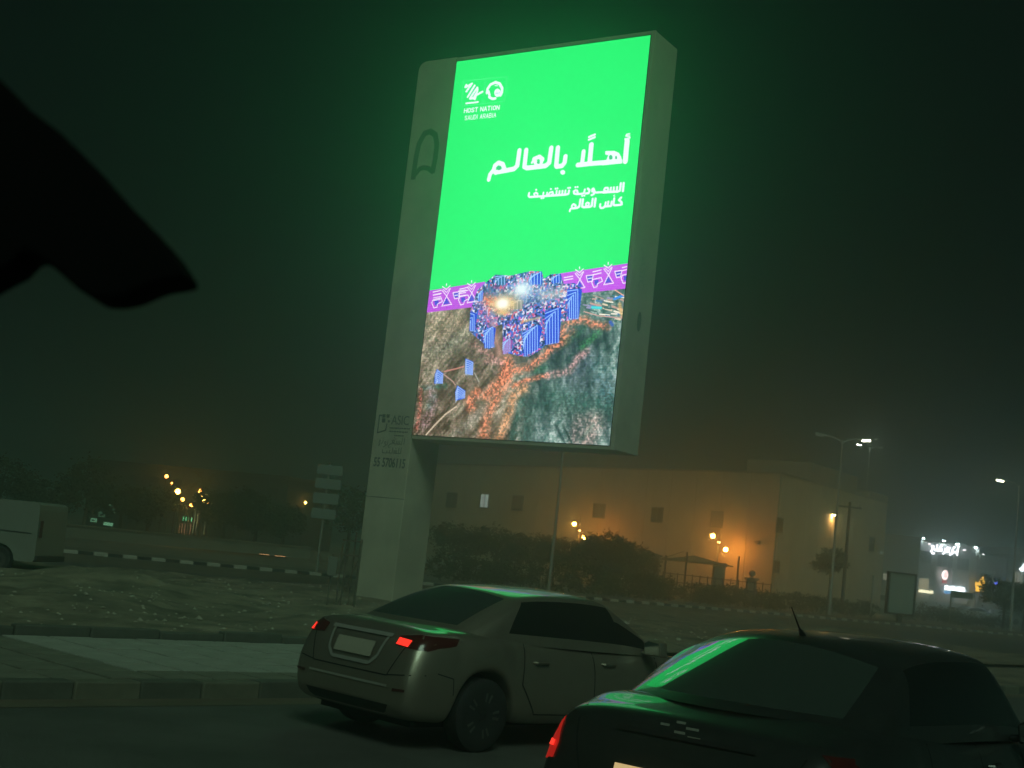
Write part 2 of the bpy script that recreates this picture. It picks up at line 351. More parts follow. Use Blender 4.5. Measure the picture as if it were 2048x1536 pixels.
st([(1040, 808), (1018, 960), (980, 992), (880, 1004), (790, 1014), (762, 1000), (768, 960), (782, 830)], 44)
st([(868, 918), (916, 898), (950, 924), (926, 976), (900, 990), (878, 960), (862, 922)], 38)
ell(908, 960, 16, 14, (60, 190, 130), *ZH); st([(868, 912), (840, 960)], 20)
st([(712, 834), (690, 990), (655, 1024), (560, 1042), (470, 1058)], 44); st([(560, 1030), (540, 974), (496, 960), (458, 990), (446, 1040), (470, 1062)], 42); ell(504, 1016, 24, 22, (60, 190, 130), *ZH)
st([(440, 1040), (408, 1082), (396, 1134)], 40)
ZL = ((1040, 355), 0.10742)
def s2(pts, wd=38): stroke(pts, wd, WT, *ZL)
def dt(*ps):
    for x, y in ps: ell(x, y, 19, 19, WT, *ZL)
s2([(1938, 125), (1922, 275)]); s2([(1884, 128), (1868, 262), (1830, 282), (1640, 292), (1560, 300)]); s2([(1816, 200), (1806, 280)], 34); s2([(1756, 205), (1746, 285)], 34); s2([(1700, 210), (1690, 290)], 34)
s2([(1570, 250), (1590, 215), (1640, 212), (1650, 250), (1610, 285), (1580, 262)], 32); s2([(1640, 290), (1400, 300), (1385, 250), (1372, 225), (1350, 240), (1350, 280), (1390, 290), (1380, 330), (1335, 350)], 34)
s2([(1268, 225), (1300, 262), (1285, 310), (1230, 318)], 36); s2([(1212, 245), (1196, 310), (1150, 325), (1060, 330), (1010, 318), (1004, 280), (1040, 258), (1070, 268), (1078, 320)], 34); dt((1165, 366), (1204, 360), (1038, 205), (1078, 200))
s2([(918, 262), (906, 325), (860, 338), (660, 352), (440, 368), (230, 382), (180, 384), (160, 360), (172, 310)], 36); dt((902, 218), (938, 214))
s2([(850, 262), (842, 335)], 32); s2([(795, 268), (787, 340)], 32); s2([(740, 272), (732, 342)], 32); s2([(686, 270), (678, 350)], 32); dt((668, 232), (704, 226))
s2([(520, 352), (560, 300), (610, 288), (620, 320), (580, 350)], 30); dt((580, 238)); s2([(508, 300), (500, 356)], 30); s2([(440, 300), (430, 360)], 30); dt((404, 410), (442, 404))
s2([(322, 372), (330, 320), (296, 300), (262, 322), (280, 362)], 30); dt((306, 252))
s2([(1890, 395), (1846, 440), (1895, 480), (1900, 520), (1860, 532), (1770, 538), (1744, 525), (1760, 410)], 36); s2([(1770, 345), (1745, 360), (1772, 372)], 12)
s2([(1712, 470), (1700, 545)], 34); s2([(1650, 472), (1640, 550)], 34); s2([(1700, 552), (1590, 560), (1600, 485)], 34); s2([(1590, 540), (1560, 585), (1510, 588), (1492, 560), (1500, 520)], 34)
s2([(1412, 415), (1392, 560)]); s2([(1358, 420), (1340, 550), (1300, 566), (1190, 574), (1160, 560), (1176, 430)]); s2([(1230, 510), (1255, 488), (1292, 500), (1280, 540), (1250, 560), (1230, 530)], 30)
s2([(1130, 430), (1108, 560), (1070, 584), (980, 596)]); s2([(1030, 590), (1040, 540), (1000, 515), (968, 545), (972, 592)], 32); s2([(965, 590), (935, 620), (928, 650)], 32)
# emblems and the two English lines
ZE = ((910, 150), 0.065089)
def se(pts, wd, col=WT): stroke(pts, wd, col, *ZE)
for q in ([(235, 205), (190, 975), (1515, 830), (1605, 60), (235, 205)], [(930, 150), (850, 905)]): se(q, 12, (100, 246, 150))
for q in ([(310, 390), (340, 320)], [(345, 520), (520, 280)], [(385, 690), (600, 340)], [(455, 740), (680, 400), (690, 500), (560, 740)], [(330, 385), (500, 290)], [(610, 760), (660, 560)], [(640, 640), (840, 530)], [(470, 745), (620, 700)]): se(q, 64)
for q in ([(440, 700), (640, 370)], [(560, 640), (650, 520)], [(370, 560), (520, 370)]): se(q, 12, (80, 170, 190))
se([(335, 890), (520, 868)], 50); se([(545, 870), (705, 845)], 50)
se([(980, 560), (1000, 440), (1090, 310), (1240, 240), (1370, 280), (1450, 420), (1440, 560), (1400, 640)], 82); se([(965, 600), (975, 500), (1040, 400)], 30)
se([(1030, 530), (1060, 640), (1050, 700), (1150, 750), (1240, 740)], 74); ell(1310, 570, 100, 130, WT, *ZE); se([(1250, 585), (1380, 565)], 22, (150, 190, 210)); se([(1230, 340), (1310, 345)], 26)
GL = {'H': [[(0,0),(0,1)],[(1,0),(1,1)],[(0,.5),(1,.5)]], 'O': [[(.5,0),(.05,.2),(0,.5),(.05,.8),(.5,1),(.95,.8),(1,.5),(.95,.2),(.5,0)]],
      'S': [[(1,.15),(.5,0),(.05,.15),(.1,.42),(.9,.58),(.95,.85),(.5,1),(0,.85)]], 'T': [[(0,0),(1,0)],[(.5,0),(.5,1)]], 'N': [[(0,1),(0,0),(1,1),(1,0)]],
      'A': [[(0,1),(.5,0),(1,1)],[(.2,.65),(.8,.65)]], 'I': [[(.5,0),(.5,1)]], 'U': [[(0,0),(0,.7),(.2,1),(.8,1),(1,.7),(1,0)]], 'D': [[(0,0),(0,1),(.6,1),(1,.7),(1,.3),(.6,0),(0,0)]],
      'R': [[(0,1),(0,0),(.8,0),(1,.25),(.8,.5),(0,.5)],[(.5,.5),(1,1)]], 'B': [[(0,0),(0,1),(.8,1),(1,.75),(.8,.5),(0,.5)],[(0,0),(.75,0),(.95,.25),(.75,.5)]]}
def word(txt, x, y, dx, dy, wd_, ht, slant, th):
    n = len(txt)
    for ch in txt:
        ww = wd_ * (0.3 if ch == 'I' else 1)
        for poly in GL.get(ch, []):
            se([(x + a*ww - b*slant, y + b*ht + (a*ww)*dy/dx) for a, b in poly], th)
        adv = ww + wd_*0.42 if ch != ' ' else wd_*0.75
        x += adv; y += adv*dy/dx
word('HOST NATION', 290, 1055, 1, -0.098, 78, 130, 14, 27)
word('SAUDI ARABIA', 305, 1280, 1, -0.098, 66, 128, 14, 19)
# LED rows: the faint moire of the panel rows
rows = 1 + 0.05*np.sin(YY*0.9 + 7*nz(3, 4, 9) + XX*0.012)*np.clip(nz(4, 6, 5)*1.6, .3, 1) + 0.012*(nz(6, 8, 3) - .5)
img *= rows[..., None]
img = np.clip(img, 0, 255)
buf = np.ones((IH, IW, 4), np.float32); buf[..., :3] = lin(img)[::-1]
pic = bpy.data.images.new('screen_picture', IW, IH, float_buffer=True); pic.colorspace_settings.name = 'Linear Rec.709'
pic.pixels.foreach_set(buf.ravel()); pic.update(); pic.pack()
scr_m = bpy.data.materials.new('led_screen'); scr_m.use_nodes = True; t = scr_m.node_tree; b = t.nodes['Principled BSDF']
ti = t.nodes.new('ShaderNodeTexImage'); ti.image = pic; ti.interpolation = 'Linear'; ti.extension = 'EXTEND'
t.links.new(ti.outputs[0], b.inputs['Emission Color']); b.inputs['Emission Strength'].default_value = 1.47
b.inputs['Base Color'].default_value = (0.01, 0.01, 0.01, 1); b.inputs['Roughness'].default_value = 0.5
# ------------------------------------------------------------------ billboard
cream = mat('cream_composite_panel', (0.56, 0.53, 0.41), rough=0.45, noise=0.20, scale=0.9)
dark_gap = mat('dark_gap', (0.02, 0.025, 0.022), rough=0.8)
ink = mat('faded_print', (0.10, 0.12, 0.10), rough=0.7)
D = 1.338; ZT = 15.76; ZB = 4.615; WP = 1.37; WT_ = 7.79
bb = empty('billboard', (BX, BY, 0), BYAW, 'tall cream LED billboard on a side pylon, lit screen green above a mountain picture', 'billboard')
def outline(x0, x1, z0, z1, r, tl=True):
    a = [(x0, z0), (x1, z0), (x1, z1)]
    for k in range(7):
        t_ = math.pi/2 * k/6; a.append((x0 + r - r*math.sin(t_), z1 - r + r*math.cos(t_)))
    return a
MB().prism(outline(0, WP, 0, ZT, 0.28), (0, D)).build('pylon', cream, bb, bevel=0.02)
# box of the screen: recessed front, side and back panels
fr = MB(); fr.box(WP+.004, WT_, 0.06, D-.004, ZB, ZT-.03)
fr.build('cabinet', cream, bb, bevel=0.025)
tr = MB(); tr.box(SX1+.012, WT_+.004, 0, .056, ZB-.004, ZT-.026); tr.box(WP+.008, SX1+.008, 0, .056, ZB-.004, SZ0-.015); tr.box(WP+.008, SX1+.008, 0.0, .056, SZ1+.03, ZT-.026)
tr.build('screen_frame', cream, bb, bevel=0.004)
me = bpy.data.meshes.new('screen'); me.from_pydata([(SX0+.02, -.02, SZ0), (SX1, -.02, SZ0), (SX1, -.02, SZ1), (SX0+.02, -.02, SZ1)], [], [(0, 1, 2, 3)])
uv = me.uv_layers.new(name='UVMap'); uv.data.foreach_set('uv', [0, 0, 1, 0, 1, 1, 0, 1]); link('screen', me, scr_m, bb)
MB().box(SX0+.02, SX1, -.018, .05, SZ0, SZ1).build('screen_module', dark_gap, bb)
# panel seams of the pylon and of the cabinet side, a real recess shown as slim dark joints
for z in (2.9,): MB().box(0.004, WP-.004, -.003, 0, z, z+.014).build('panel_joint', dark_gap, bb)
MB().box(WP-.01, WP+.004, -.003, 0, ZB, ZT-.06).build('panel_joint', dark_gap, bb)
# print on the pylon: company mark, Arabic lines, phone number, big arch logo (flat ink, 2 mm proud)
def ribbon(mb, pts, wd, y=-.006, close=False, th=.004):
    "flat stroke in the x-z plane"
    P = [Vector((a, 0, b)) for a, b in pts]
    if close: P.append(P[0])
    for p, q in zip(P[:-1], P[1:]):
        d = (q - p); L = d.length
        if L < 1e-6: continue
        d /= L; n_ = Vector((-d.z, 0, d.x)) * wd/2; e_ = d * wd*0.25
        c = [p - n_ - e_, q - n_ + e_, q + n_ + e_, p + n_ - e_]
        mb.add([(v.x, y, v.z) for v in c] + [(v.x, y + th, v.z) for v in c], [(0,1,2,3),(7,6,5,4),(0,4,5,1),(1,5,6,2),(2,6,7,3),(3,7,4,0)])
    return mb
def text(body, size, loc, m, parent, name='lettering', sx=1.0, rot=(math.pi/2, 0, 0), bold=0.0, ext=0.002):
    c = bpy.data.curves.new(name, 'FONT'); c.body = body; c.size = size; c.offset = bold; c.extrude = ext; c.align_x = 'CENTER'; c.resolution_u = 4
    o = bpy.data.objects.new(name, c); COL.objects.link(o); bpy.context.view_layer.update()
    dg = bpy.context.evaluated_depsgraph_get(); me_ = bpy.data.meshes.new_from_object(o.evaluated_get(dg)); bpy.data.objects.remove(o); bpy.data.curves.remove(c)
    me_.materials.clear(); o = link(name, me_, m, parent); o.location = loc; o.rotation_euler = rot; o.scale = (sx, 1, 1)
    return o
# pylon face: x 0..1.37, the cabinet's foot at z 4.6
text('55 5706115', .36, (.70, -.004, 3.77), ink, bb, 'phone_number', sx=.66, bold=.008)
text('ASIC', .37, (.91, -.004, 4.98), ink, bb, 'company_name', sx=.82)
q = MB()
for z, x0, x1 in ((4.86, .56, 1.27), (4.76, .56, 1.22), (4.65, .76, 1.10)):
    x = x0
    rg = random.Random(int(z*100))
    while x < x1:
        L = rg.uniform(.03, .09); q.box(x, min(x1, x+L), -.006, -.002, z, z+.035); x += L + .018
q.build('company_small_print', ink, bb)['kind'] = 'stuff'
q = MB(); ribbon(q, [(.23, 5.22), (.14, 5.22), (.14, 4.72), (.42, 4.80), (.44, 4.98)], .035)
for (x, z, s_) in ((.25, 5.02, .12), (.40, 5.16, .10), (.47, 5.03, .06), (.25, 5.16, .10)): q.box(x, x+s_, -.006, -.002, z, z+s_)
q.build('company_mark', ink, bb)
def arab(mb, base, runs, wd):
    x0, z0, s_ = base
    for r_ in runs: ribbon(mb, [(x0 + a*s_, z0 + b*s_) for a, b in r_], wd)
q = MB()
arab(q, (.22, 4.43, .0100), [[(92,18),(91,0)],[(84,18),(83,0),(60,0)],[(76,10),(76,0)],[(70,8),(70,0)],[(64,8),(64,1)],[(60,0),(52,2),(48,9),(54,11),(57,5),(46,0),(40,-2),(36,-9),(42,-12)],[(34,8),(33,-2),(28,-6)],[(28,2),(24,6),(22,1),(27,-2),(24,-9),(18,-10)],[(16,8),(14,0),(8,0)],[(8,6),(4,8),(2,2),(6,-4),(0,-8)],[(60,14),(61,15)],[(54,17),(55,17)],[(15,14),(16,14)]], .017)
arab(q, (.36, 4.17, .0100), [[(70,16),(69,0),(50,0)],[(62,16),(61,0)],[(54,8),(54,0)],[(50,8),(50,0),(44,0)],[(40,16),(39,0),(6,-1),(3,3),(4,8)],[(46,8),(45,0)],[(30,8),(29,0)],[(50,14),(52,14)],[(20,6),(20,-1)],[(12,13),(14,13)]], .017)
q.build('arabic_print', ink, bb)['kind'] = 'stuff'
q = MB()
arch_o = [(.24, 11.55), (.30, 13.1), (.42, 13.55), (.66, 13.72), (.90, 13.62), (1.06, 13.3), (1.10, 12.6), (1.06, 11.75)]
AZ = lambda L_: [(a, 13.6 - (13.6-b)*.74) for a, b in L_]
ribbon(q, AZ([(.30, 11.7), (.31, 12.5), (.36, 13.1), (.52, 13.5), (.72, 13.56), (.92, 13.4), (1.02, 13.0), (1.02, 12.4), (.98, 11.9)]), .17)
ribbon(q, AZ([(.98, 11.9), (.80, 12.06), (.62, 12.10), (.50, 12.06), (.32, 11.8)]), .14)
fnt = mat('arch_print', (0.16, 0.19, 0.14), rough=.6); q.build('arch_logo', fnt, bb)
q = MB(); q.prism([(WT_-.0 + 0, 0)]*0 or [( .66 + .10*math.cos(a), 8.05 + .26*math.sin(a)) for a in np.linspace(0, 2*math.pi, 20, endpoint=False)], (WT_+.001, WT_+.012), ax=0)
q.build('oval_vent', fnt, bb)
text('ASIC', .42, (WT_+.006, .42, 9.3), mat('pale_print', (.40, .40, .32), rough=.6), bb, 'company_name', rot=(math.pi/2, math.pi/2, math.pi/2))
# ------------------------------------------------------------------ ground, roads, kerbs
soil = mat('dusty_soil', (0.24, 0.20, 0.14), rough=.95, noise=.5, scale=1.1, bump=1.0, bscale=9, col2=(.085, .075, .052))
asph = mat('asphalt', (0.10, 0.10, 0.088), rough=.82, noise=.30, scale=.7, bump=.35, bscale=60)
sandy = mat('sandy_asphalt', (0.15, 0.125, 0.085), rough=.9, noise=.35, scale=.5, bump=.4, bscale=18)
slab_a = mat('light_patch_slab', (0.38, 0.38, 0.33), rough=.75, noise=.16, scale=3, bump=.25, bscale=25)  # paler slab colour paints a patch of light on the paving
slab_b = mat('plain_slab', (0.20, 0.195, 0.15), rough=.85, noise=.22, scale=3, bump=.25, bscale=25)
kerb_l = mat('kerb_worn_white', (0.52, 0.50, 0.42), rough=.7, noise=.25, scale=5); kerb_d = mat('kerb_worn_black', (0.045, 0.045, 0.04), rough=.8, noise=.3, scale=5)
kerb_y = mat('kerb_concrete', (0.17, 0.165, 0.12), rough=.8, noise=.25, scale=5); kerb_g = mat('kerb_grey', (0.115, 0.12, 0.095), rough=.8, noise=.25, scale=5)
def sheet(name, poly, z, m):
    me_ = bpy.data.meshes.new(name); me_.from_pydata([(x, y, z) for x, y in poly], [], [tuple(range(len(poly)))]); me_.update()
    o = link(name, me_, m); o['kind'] = 'structure'; return o
gb = MB().box(-149, 189, -29, 329, -.6, -.14); o = gb.build('ground', soil); o['kind'] = 'structure'
EA = R(46.2); ex, ey = math.cos(EA), math.sin(EA)           # kerb direction of the near road
K0 = (-4.19, 11.95)                                         # a point of the near kerb's foot
def kp(s_, p_): return (K0[0] + ex*s_ - ey*p_, K0[1] + ey*s_ + ex*p_)   # s along, p away from the road
sheet('road', [kp(-40, 0.02), kp(-40, -40), kp(130, -40), kp(130, 0.02)], 0, asph)
sheet('gutter_sand', [kp(-30, 0.0), kp(-30, -.42), kp(60, -.42), kp(60, 0.0)], .004, sandy)
# far kerb as a gentle curve
FK = [(-60, 24), (-30, 41), (-15.5, 49.7), (-7, 55.2), (6.4, 65.2), (16, 74.3), (26.5, 83.5), (37, 91.0), (60, 106), (110, 138)]
def resample(P, step):
    out_ = [Vector((*P[0], 0))]; acc = 0
    for a, b in zip(P[:-1], P[1:]):
        a = Vector((*a, 0)); b = Vector((*b, 0)); L = (b-a).length; d = (b-a)/L; t_ = step - acc
        while t_ <= L: out_.append(a + d*t_); t_ += step
        acc = L - (t_ - step)
    return out_
def smoothline(P, it=3):
    for _ in range(it):
        Q_ = [P[0]]
        for a, b in zip(P[:-1], P[1:]): Q_ += [(a[0]*.75+b[0]*.25, a[1]*.75+b[1]*.25), (a[0]*.25+b[0]*.75, a[1]*.25+b[1]*.75)]
        P = Q_ + [P[-1]]
    return P
FKs = smoothline(FK); fk = resample(FKs, .56)
def strip(name, line, o0, o1, z, m):
    vs_ = []; 
    for i, p in enumerate(line):
        d = (line[min(i+1, len(line)-1)] - line[max(i-1, 0)]).normalized(); n_ = Vector((-d.y, d.x, 0))
        vs_ += [tuple(p + n_*o0 + Vector((0,0,z))), tuple(p + n_*o1 + Vector((0,0,z)))]
    me_ = bpy.data.meshes.new(name); me_.from_pydata(vs_, [], [(2*i, 2*i+1, 2*i+3, 2*i+2) for i in range(len(line)-1)]); me_.update()
    o = link(name, me_, m); o['kind'] = 'structure'; return o
coarse = [fk[i] for i in range(0, len(fk), 6)]
strip('far_road', coarse, -19, 0.0, -.05, asph); strip('far_road_sand', coarse, -7.5, 0.0, -.046, sandy)
strip('footpath', coarse, .30, 3.2, .10, mat('footpath', (.16, .15, .11), rough=.9, noise=.3, scale=1))
# kerb stones of the far road: black and white blocks
kb = empty('far_kerb', (0, 0, 0)); kb['kind'] = 'structure'
blk = MB().box(-.27, .27, 0, .3, -.12, .13).build('kerb_stone', kerb_l, kb, bevel=.02); bl2 = blk.data.copy(); bl2.materials.clear(); bl2.materials.append(kerb_d)
first = True; cnt = 0
for i in range(len(fk) - 1):
    p = (fk[i] + fk[i+1]) / 2; d = fk[i+1] - fk[i]
    if p.x < -22 or p.x > 44 or cnt > 295: continue
    if first: o = blk; first = False
    else: o = bpy.data.objects.new('kerb_stone', blk.data if i % 2 else bl2); COL.objects.link(o); o.parent = kb
    o.location = (p.x, p.y, -.05 + random.Random(i).uniform(-.006, .006)); o.rotation_euler = (0, 0, math.atan2(d.y, d.x)); cnt += 1
# near kerb, slabs and the kerb behind them
nk = empty('near_kerb', (K0[0], K0[1], 0), EA); nk['kind'] = 'structure'
ma = MB().box(-.345, .345, 0, .20, -.1, .17).build('kerb_stone', kerb_y, nk, bevel=.018); mb2 = ma.data.copy(); mb2.materials.clear(); mb2.materials.append(kerb_g)
for i in range(-12, 34):
    if i == -12: o = ma
    else: o = bpy.data.objects.new('kerb_stone', ma.data if i % 2 else mb2); COL.objects.link(o); o.parent = nk
    o.location = (.35 + .70*i, random.Random(i).uniform(-.008, .008), random.Random(i+99).uniform(-.006, .006))
bk = empty('verge_kerb', (*kp(0, 3.86), 0), EA); bk['kind'] = 'structure'
mc = MB().box(-.49, .49, 0, .16, -.1, .30).build('kerb_stone', kerb_g, bk, bevel=.018)
for i in range(-9, 10):
    if i == -9: o = mc
    else: o = bpy.data.objects.new('kerb_stone', mc.data); COL.objects.link(o); o.parent = bk
    rg = random.Random(i*7); o.location = (.5 + 1.0*i, rg.uniform(-.02, .02), rg.uniform(-.05, .0)); o.rotation_euler = (0, 0, rg.uniform(-.02, .02))
pv_ = empty('paved_strip', (*kp(0, .20), 0), EA); pv_['kind'] = 'structure'
MB().box(-12, 9.6, 0, 3.66, -.1, .125).build('bedding', kerb_d, pv_)
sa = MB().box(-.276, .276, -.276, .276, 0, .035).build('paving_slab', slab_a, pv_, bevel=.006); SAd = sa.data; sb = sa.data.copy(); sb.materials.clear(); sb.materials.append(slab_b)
sa.location = (0, 0, 0); fst = True
LIGHT_PATCH = [(110, 1283), (600, 1294), (610, 1347), (300, 1342)]
for i in range(-14, 16):
    for j in range(6):
        s_ = i*.6 + .3; p_ = j*.6 + .33; rg = random.Random(i*31 + j)
        pale = (2.05 - .02*j < s_ < 7.5) and not (j == 0 and s_ < 5.2)  # slabs inside the painted light patch take the paler colour
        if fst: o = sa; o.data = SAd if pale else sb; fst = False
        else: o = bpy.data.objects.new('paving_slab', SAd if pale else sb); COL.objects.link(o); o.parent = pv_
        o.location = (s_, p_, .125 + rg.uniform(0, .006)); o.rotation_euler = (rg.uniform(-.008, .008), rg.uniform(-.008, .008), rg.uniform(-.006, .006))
# dusty verge: bumpy mesh between the paved strip and the far road
from mathutils import noise as mnoise
def verge_h(x, y):
    n_ = mnoise.fractal(Vector((x*.35, y*.35, 3.1)), 1.0, 2.0, 5); n2_ = mnoise.fractal(Vector((x*1.9, y*1.9, 7)), 1.0, 2.0, 3)
    h_ = .10 + .11*n_ + .05*n2_
    for cx, cy_, r_, hh in ((-8.2, 29.5, 1.3, .38), (-9.6, 30.5, .8, .2), (-4.9, 28.0, 2.2, -.14), (2.4, 27, 2.6, .15), (5.0, 31, 3, .18), (-2.6, 24.5, 1.8, .12), (-7.0, 23.5, 2.2, .10)):
        h_ += hh*math.exp(-((x-cx)**2 + (y-cy_)**2)/(r_*r_))
    return h_
vs_ = []; fs = []; NU, NV = 260, 120
for j in range(NV+1):
    for i in range(NU+1):
        s_ = -18 + 62*i/NU; p_ = 4.02 + 22*(j/NV)**1.3; x, y = kp(s_, p_)
        e_ = min(1, (p_ - 4.02)/.5); f_ = min(1, max(0, (26 - p_)/4)); vs_.append((x, y, (.20*(1-e_) + verge_h(x, y)*e_)*f_ - .13*(1-f_)))
for j in range(NV):
    for i in range(NU): a = j*(NU+1)+i; fs.append((a, a+1, a+NU+2, a+NU+1))
me_ = bpy.data.meshes.new('verge'); me_.from_pydata(vs_, [], fs); me_.shade_smooth(); o = link('verge', me_, soil); o['kind'] = 'structure'
vs_ = []; fs = []
for j in range(21):
    for i in range(161):
        s_ = 9.6 + 50*i/160; p_ = .2 + 4.3*j/20; x, y = kp(s_, p_); e_ = max(0, (p_-3.9)/.6); vs_.append((x, y, .13 + .05*mnoise.fractal(Vector((x*.8, y*.8, 2)), 1.0, 2.0, 4) - .1*e_))
for j in range(20):
    for i in range(160): a = j*161+i; fs.append((a, a+1, a+162, a+161))
me_ = bpy.data.meshes.new('verge_edge'); me_.from_pydata(vs_, [], fs); me_.shade_smooth(); o = link('verge_edge', me_, soil); o['kind'] = 'structure'
# stones and bits of rubble on it: nobody could count them
rg = random.Random(5); q = MB()
for _ in range(2600):
    s_ = rg.uniform(-12, 30); p_ = 4.4 + 17*rg.random()**1.4; x, y = kp(s_, p_); r_ = rg.uniform(.012, .05) * (2.6 if rg.random() < .05 else 1); z = verge_h(x, y)
    vv = [(x + r_*rg.uniform(.6, 1.3)*a, y + r_*rg.uniform(.6, 1.3)*b, z + r_*rg.uniform(.4, .9)*c) for a, b, c in ((1,0,0),(0,1,0),(-1,0,0),(0,-1,0),(0,0,1),(0,0,-1))]
    q.add(vv, [(0,1,4),(1,2,4),(2,3,4),(3,0,4),(1,0,5),(2,1,5),(3,2,5),(0,3,5)])
tag(q.build('rubble', mat('rubble', (.42, .39, .31), rough=.9, noise=.3, scale=8)), kind='stuff')
# ------------------------------------------------------------------ cars
def lerp_tab(tab, x):
    if x <= tab[0][0]: return tab[0][1:]
    for a, b in zip(tab[:-1], tab[1:]):
        if x <= b[0]:
            t_ = (x-a[0])/(b[0]-a[0]); return [p + (q_-p)*t_ for p, q_ in zip(a[1:], b[1:])]
    return tab[-1][1:]
def subsurf(me_, lv):
    o = bpy.data.objects.new('tmp', me_); COL.objects.link(o); md = o.modifiers.new('s', 'SUBSURF'); md.levels = lv
    bpy.context.view_layer.update(); dg = bpy.context.evaluated_depsgraph_get()
    r_ = bpy.data.meshes.new_from_object(o.evaluated_get(dg)); bpy.data.objects.remove(o); return r_
def split_zones(me_, names, mats, parent):
    "one object per material index"
    n = len(me_.vertices); co = [v.co.copy() for v in me_.vertices]; res = {}
    for zi, (nm, m_) in enumerate(zip(names, mats)):
        ps = [p for p in me_.polygons if p.material_index == zi]
        if not ps: continue
        mp = {}; vs_ = []; fs = []
        for p in ps:
            f_ = []
            for v in p.vertices:
                if v not in mp: mp[v] = len(vs_); vs_.append(co[v])
                f_.append(mp[v])
            fs.append(f_)
        q = bpy.data.meshes.new(nm); q.from_pydata(vs_, [], fs); q.shade_smooth(); q.update()
        res[zi] = link(nm, q, m_, parent)
    return res
def sedan(root, paint, P, glassm):
    L2 = P['L']/2; W2 = P['W']/2; H = P['H']
    RW, FW, AR = P['rw'], P['fw_'], .365
    xs = sorted(set([-L2, -L2+.035, -L2+.12, -L2+.28, -1.86] + [RW + AR*c for c in (-1.12, -1, -.9, -.6, -.25, .25, .6, .9, 1, 1.12)] + [-.7, -.1, .5] +
                    [FW + AR*c for c in (-1.12, -1, -.9, -.6, -.25, .25, .6, .9, 1, 1.12)] + [L2-.28, L2-.12, L2-.03, L2]))
    wt = [(-L2, W2*.80), (-L2+.035, W2*.87), (-L2+.12, W2*.93), (-L2+.30, W2*.965), (-1.4, W2*.995), (-.2, W2), (1.2, W2*.99), (L2-.5, W2*.95), (L2-.2, W2*.86), (L2-.05, W2*.70), (L2, W2*.6)]
    dk = P['deck']   # (x, deck height)
    lip = P['lip']; zt = [(-L2, lip-.20), (-L2+.035, lip-.035), (-L2+.09, lip+.012), (-L2+.20, lip+.012), (-1.84, dk-.012), (-1.7, dk+.004), (-1.0, dk-.02), (0, dk-.10), (1.0, .96), (1.5, .90), (2.0, .80), (L2-.12, .70), (L2, .56)]
    zbt = [(-L2, .40), (-L2+.035, .30), (-L2+.12, .25), (-L2+.4, .23), (0, .20), (L2-.4, .22), (L2-.03, .27), (L2, .36)]
    verts = []; rows = 10
    for x in xs:
        w_, = lerp_tab(wt, x); top, = lerp_tab(zt, x); zb, = lerp_tab(zbt, x)
        for cx in (RW, FW):
            if abs(x-cx) < AR+.001: zb = max(zb, .325 + math.sqrt(max(0, AR*AR - (x-cx)**2)))
        zs = top - .075; yb = w_*.985
        bel = .60 if zb < .5 else zb + (zs-zb)*.45
        sec = [(0, zb), (w_*.80, zb), (w_*(.965 if zb < .5 else .985), zb+.03), (w_, zb+.6*(bel-zb)), (w_*.998, bel), (w_*.985, bel+.5*(zs-bel)), (w_*.935, zs), (w_*.84, top-.018), (w_*.45, top), (0, top+.008)]
        for y, z in sec:
            sh = 0
            if x < -1.8: sh = .13*max(0, min(1, (z-.60)/.42))**1.2 * (1 if x < -L2+.2 else max(0, (-1.8-x)/(L2-2.0)))
            verts.append((x+sh, y, z))
    n = len(xs); allv = list(verts) + [(x, -y, z) for x, y, z in verts]; off = len(verts); fs = []; mi = []
    for i in range(n-1):
        for k in range(rows-1):
            a, b, c, d = i*rows+k, (i+1)*rows+k, (i+1)*rows+k+1, i*rows+k+1
            fs.append((a, b, c, d)); fs.append((off+d, off+c, off+b, off+a)); mi += [0, 0]
    def cap(i, rev):
        for k in range(rows-1):
            a, d = i*rows+k, i*rows+k+1
            f_ = (a, d, off+d, off+a); fs.append(f_ if rev else f_[::-1]); mi.append(0)
    cap(0, True); cap(n-1, False)
    me_ = bpy.data.meshes.new('b'); me_.from_pydata(allv, [], fs)
    bm = bmesh.new(); bm.from_mesh(me_); bmesh.ops.remove_doubles(bm, verts=bm.verts, dist=.0005); bm.to_mesh(me_); bm.free()
    bodym = subsurf(me_, 2); bodym.shade_smooth(); bodym.materials.clear(); body = link('body', bodym, paint, root); body.name = 'body'
    # cabin
    G = P['cabin']
    def st_(rowsx): return rowsx
    c_ = P.get('crown', 0); gb_ = P.get('gb', 0); bz_ = P.get('bz', .03)
    S0 = [(-1.50, .775*G, dk-.08), (-1.52, .765*G, dk-.05), (-1.57+.05*c_, .735*G, dk-.03), (-1.64+gb_+.07*c_, .69*G, dk-.022), (-1.71+gb_+.08*c_, .64*G, dk-.014), (-1.83+gb_+.02*c_, .34*G, dk-.012), (-1.86+gb_, 0, dk-.012)]
    S3 = [(-1.26, .805*G, dk-.10), (-1.24, .795*G, dk-.035), (-1.03, .72*G, H-.20), (-.86, .63*G, H-.095-.03*c_), (-.90, .565*G, H-.06-.04*c_), (-.97, .30*G, H-.03-.010*c_), (-1.0, 0, H-.025+.006*c_)]
    S4 = [(-.66, .83*G, dk-.12), (-.66, .82*G, dk-.06), (-.62, .735*G, H-.19), (-.58, .645*G, H-.075), (-.55, .59*G, H-.04), (-.55, .31*G, H-.008), (-.55, 0, H-.004)]
    S5 = [(-.1, .84*G, dk-.14), (-.1, .83*G, dk-.08), (-.1, .74*G, H-.19), (-.08, .65*G, H-.072), (-.05, .60*G, H-.036), (-.05, .31*G, H), (-.05, 0, H+.003)]
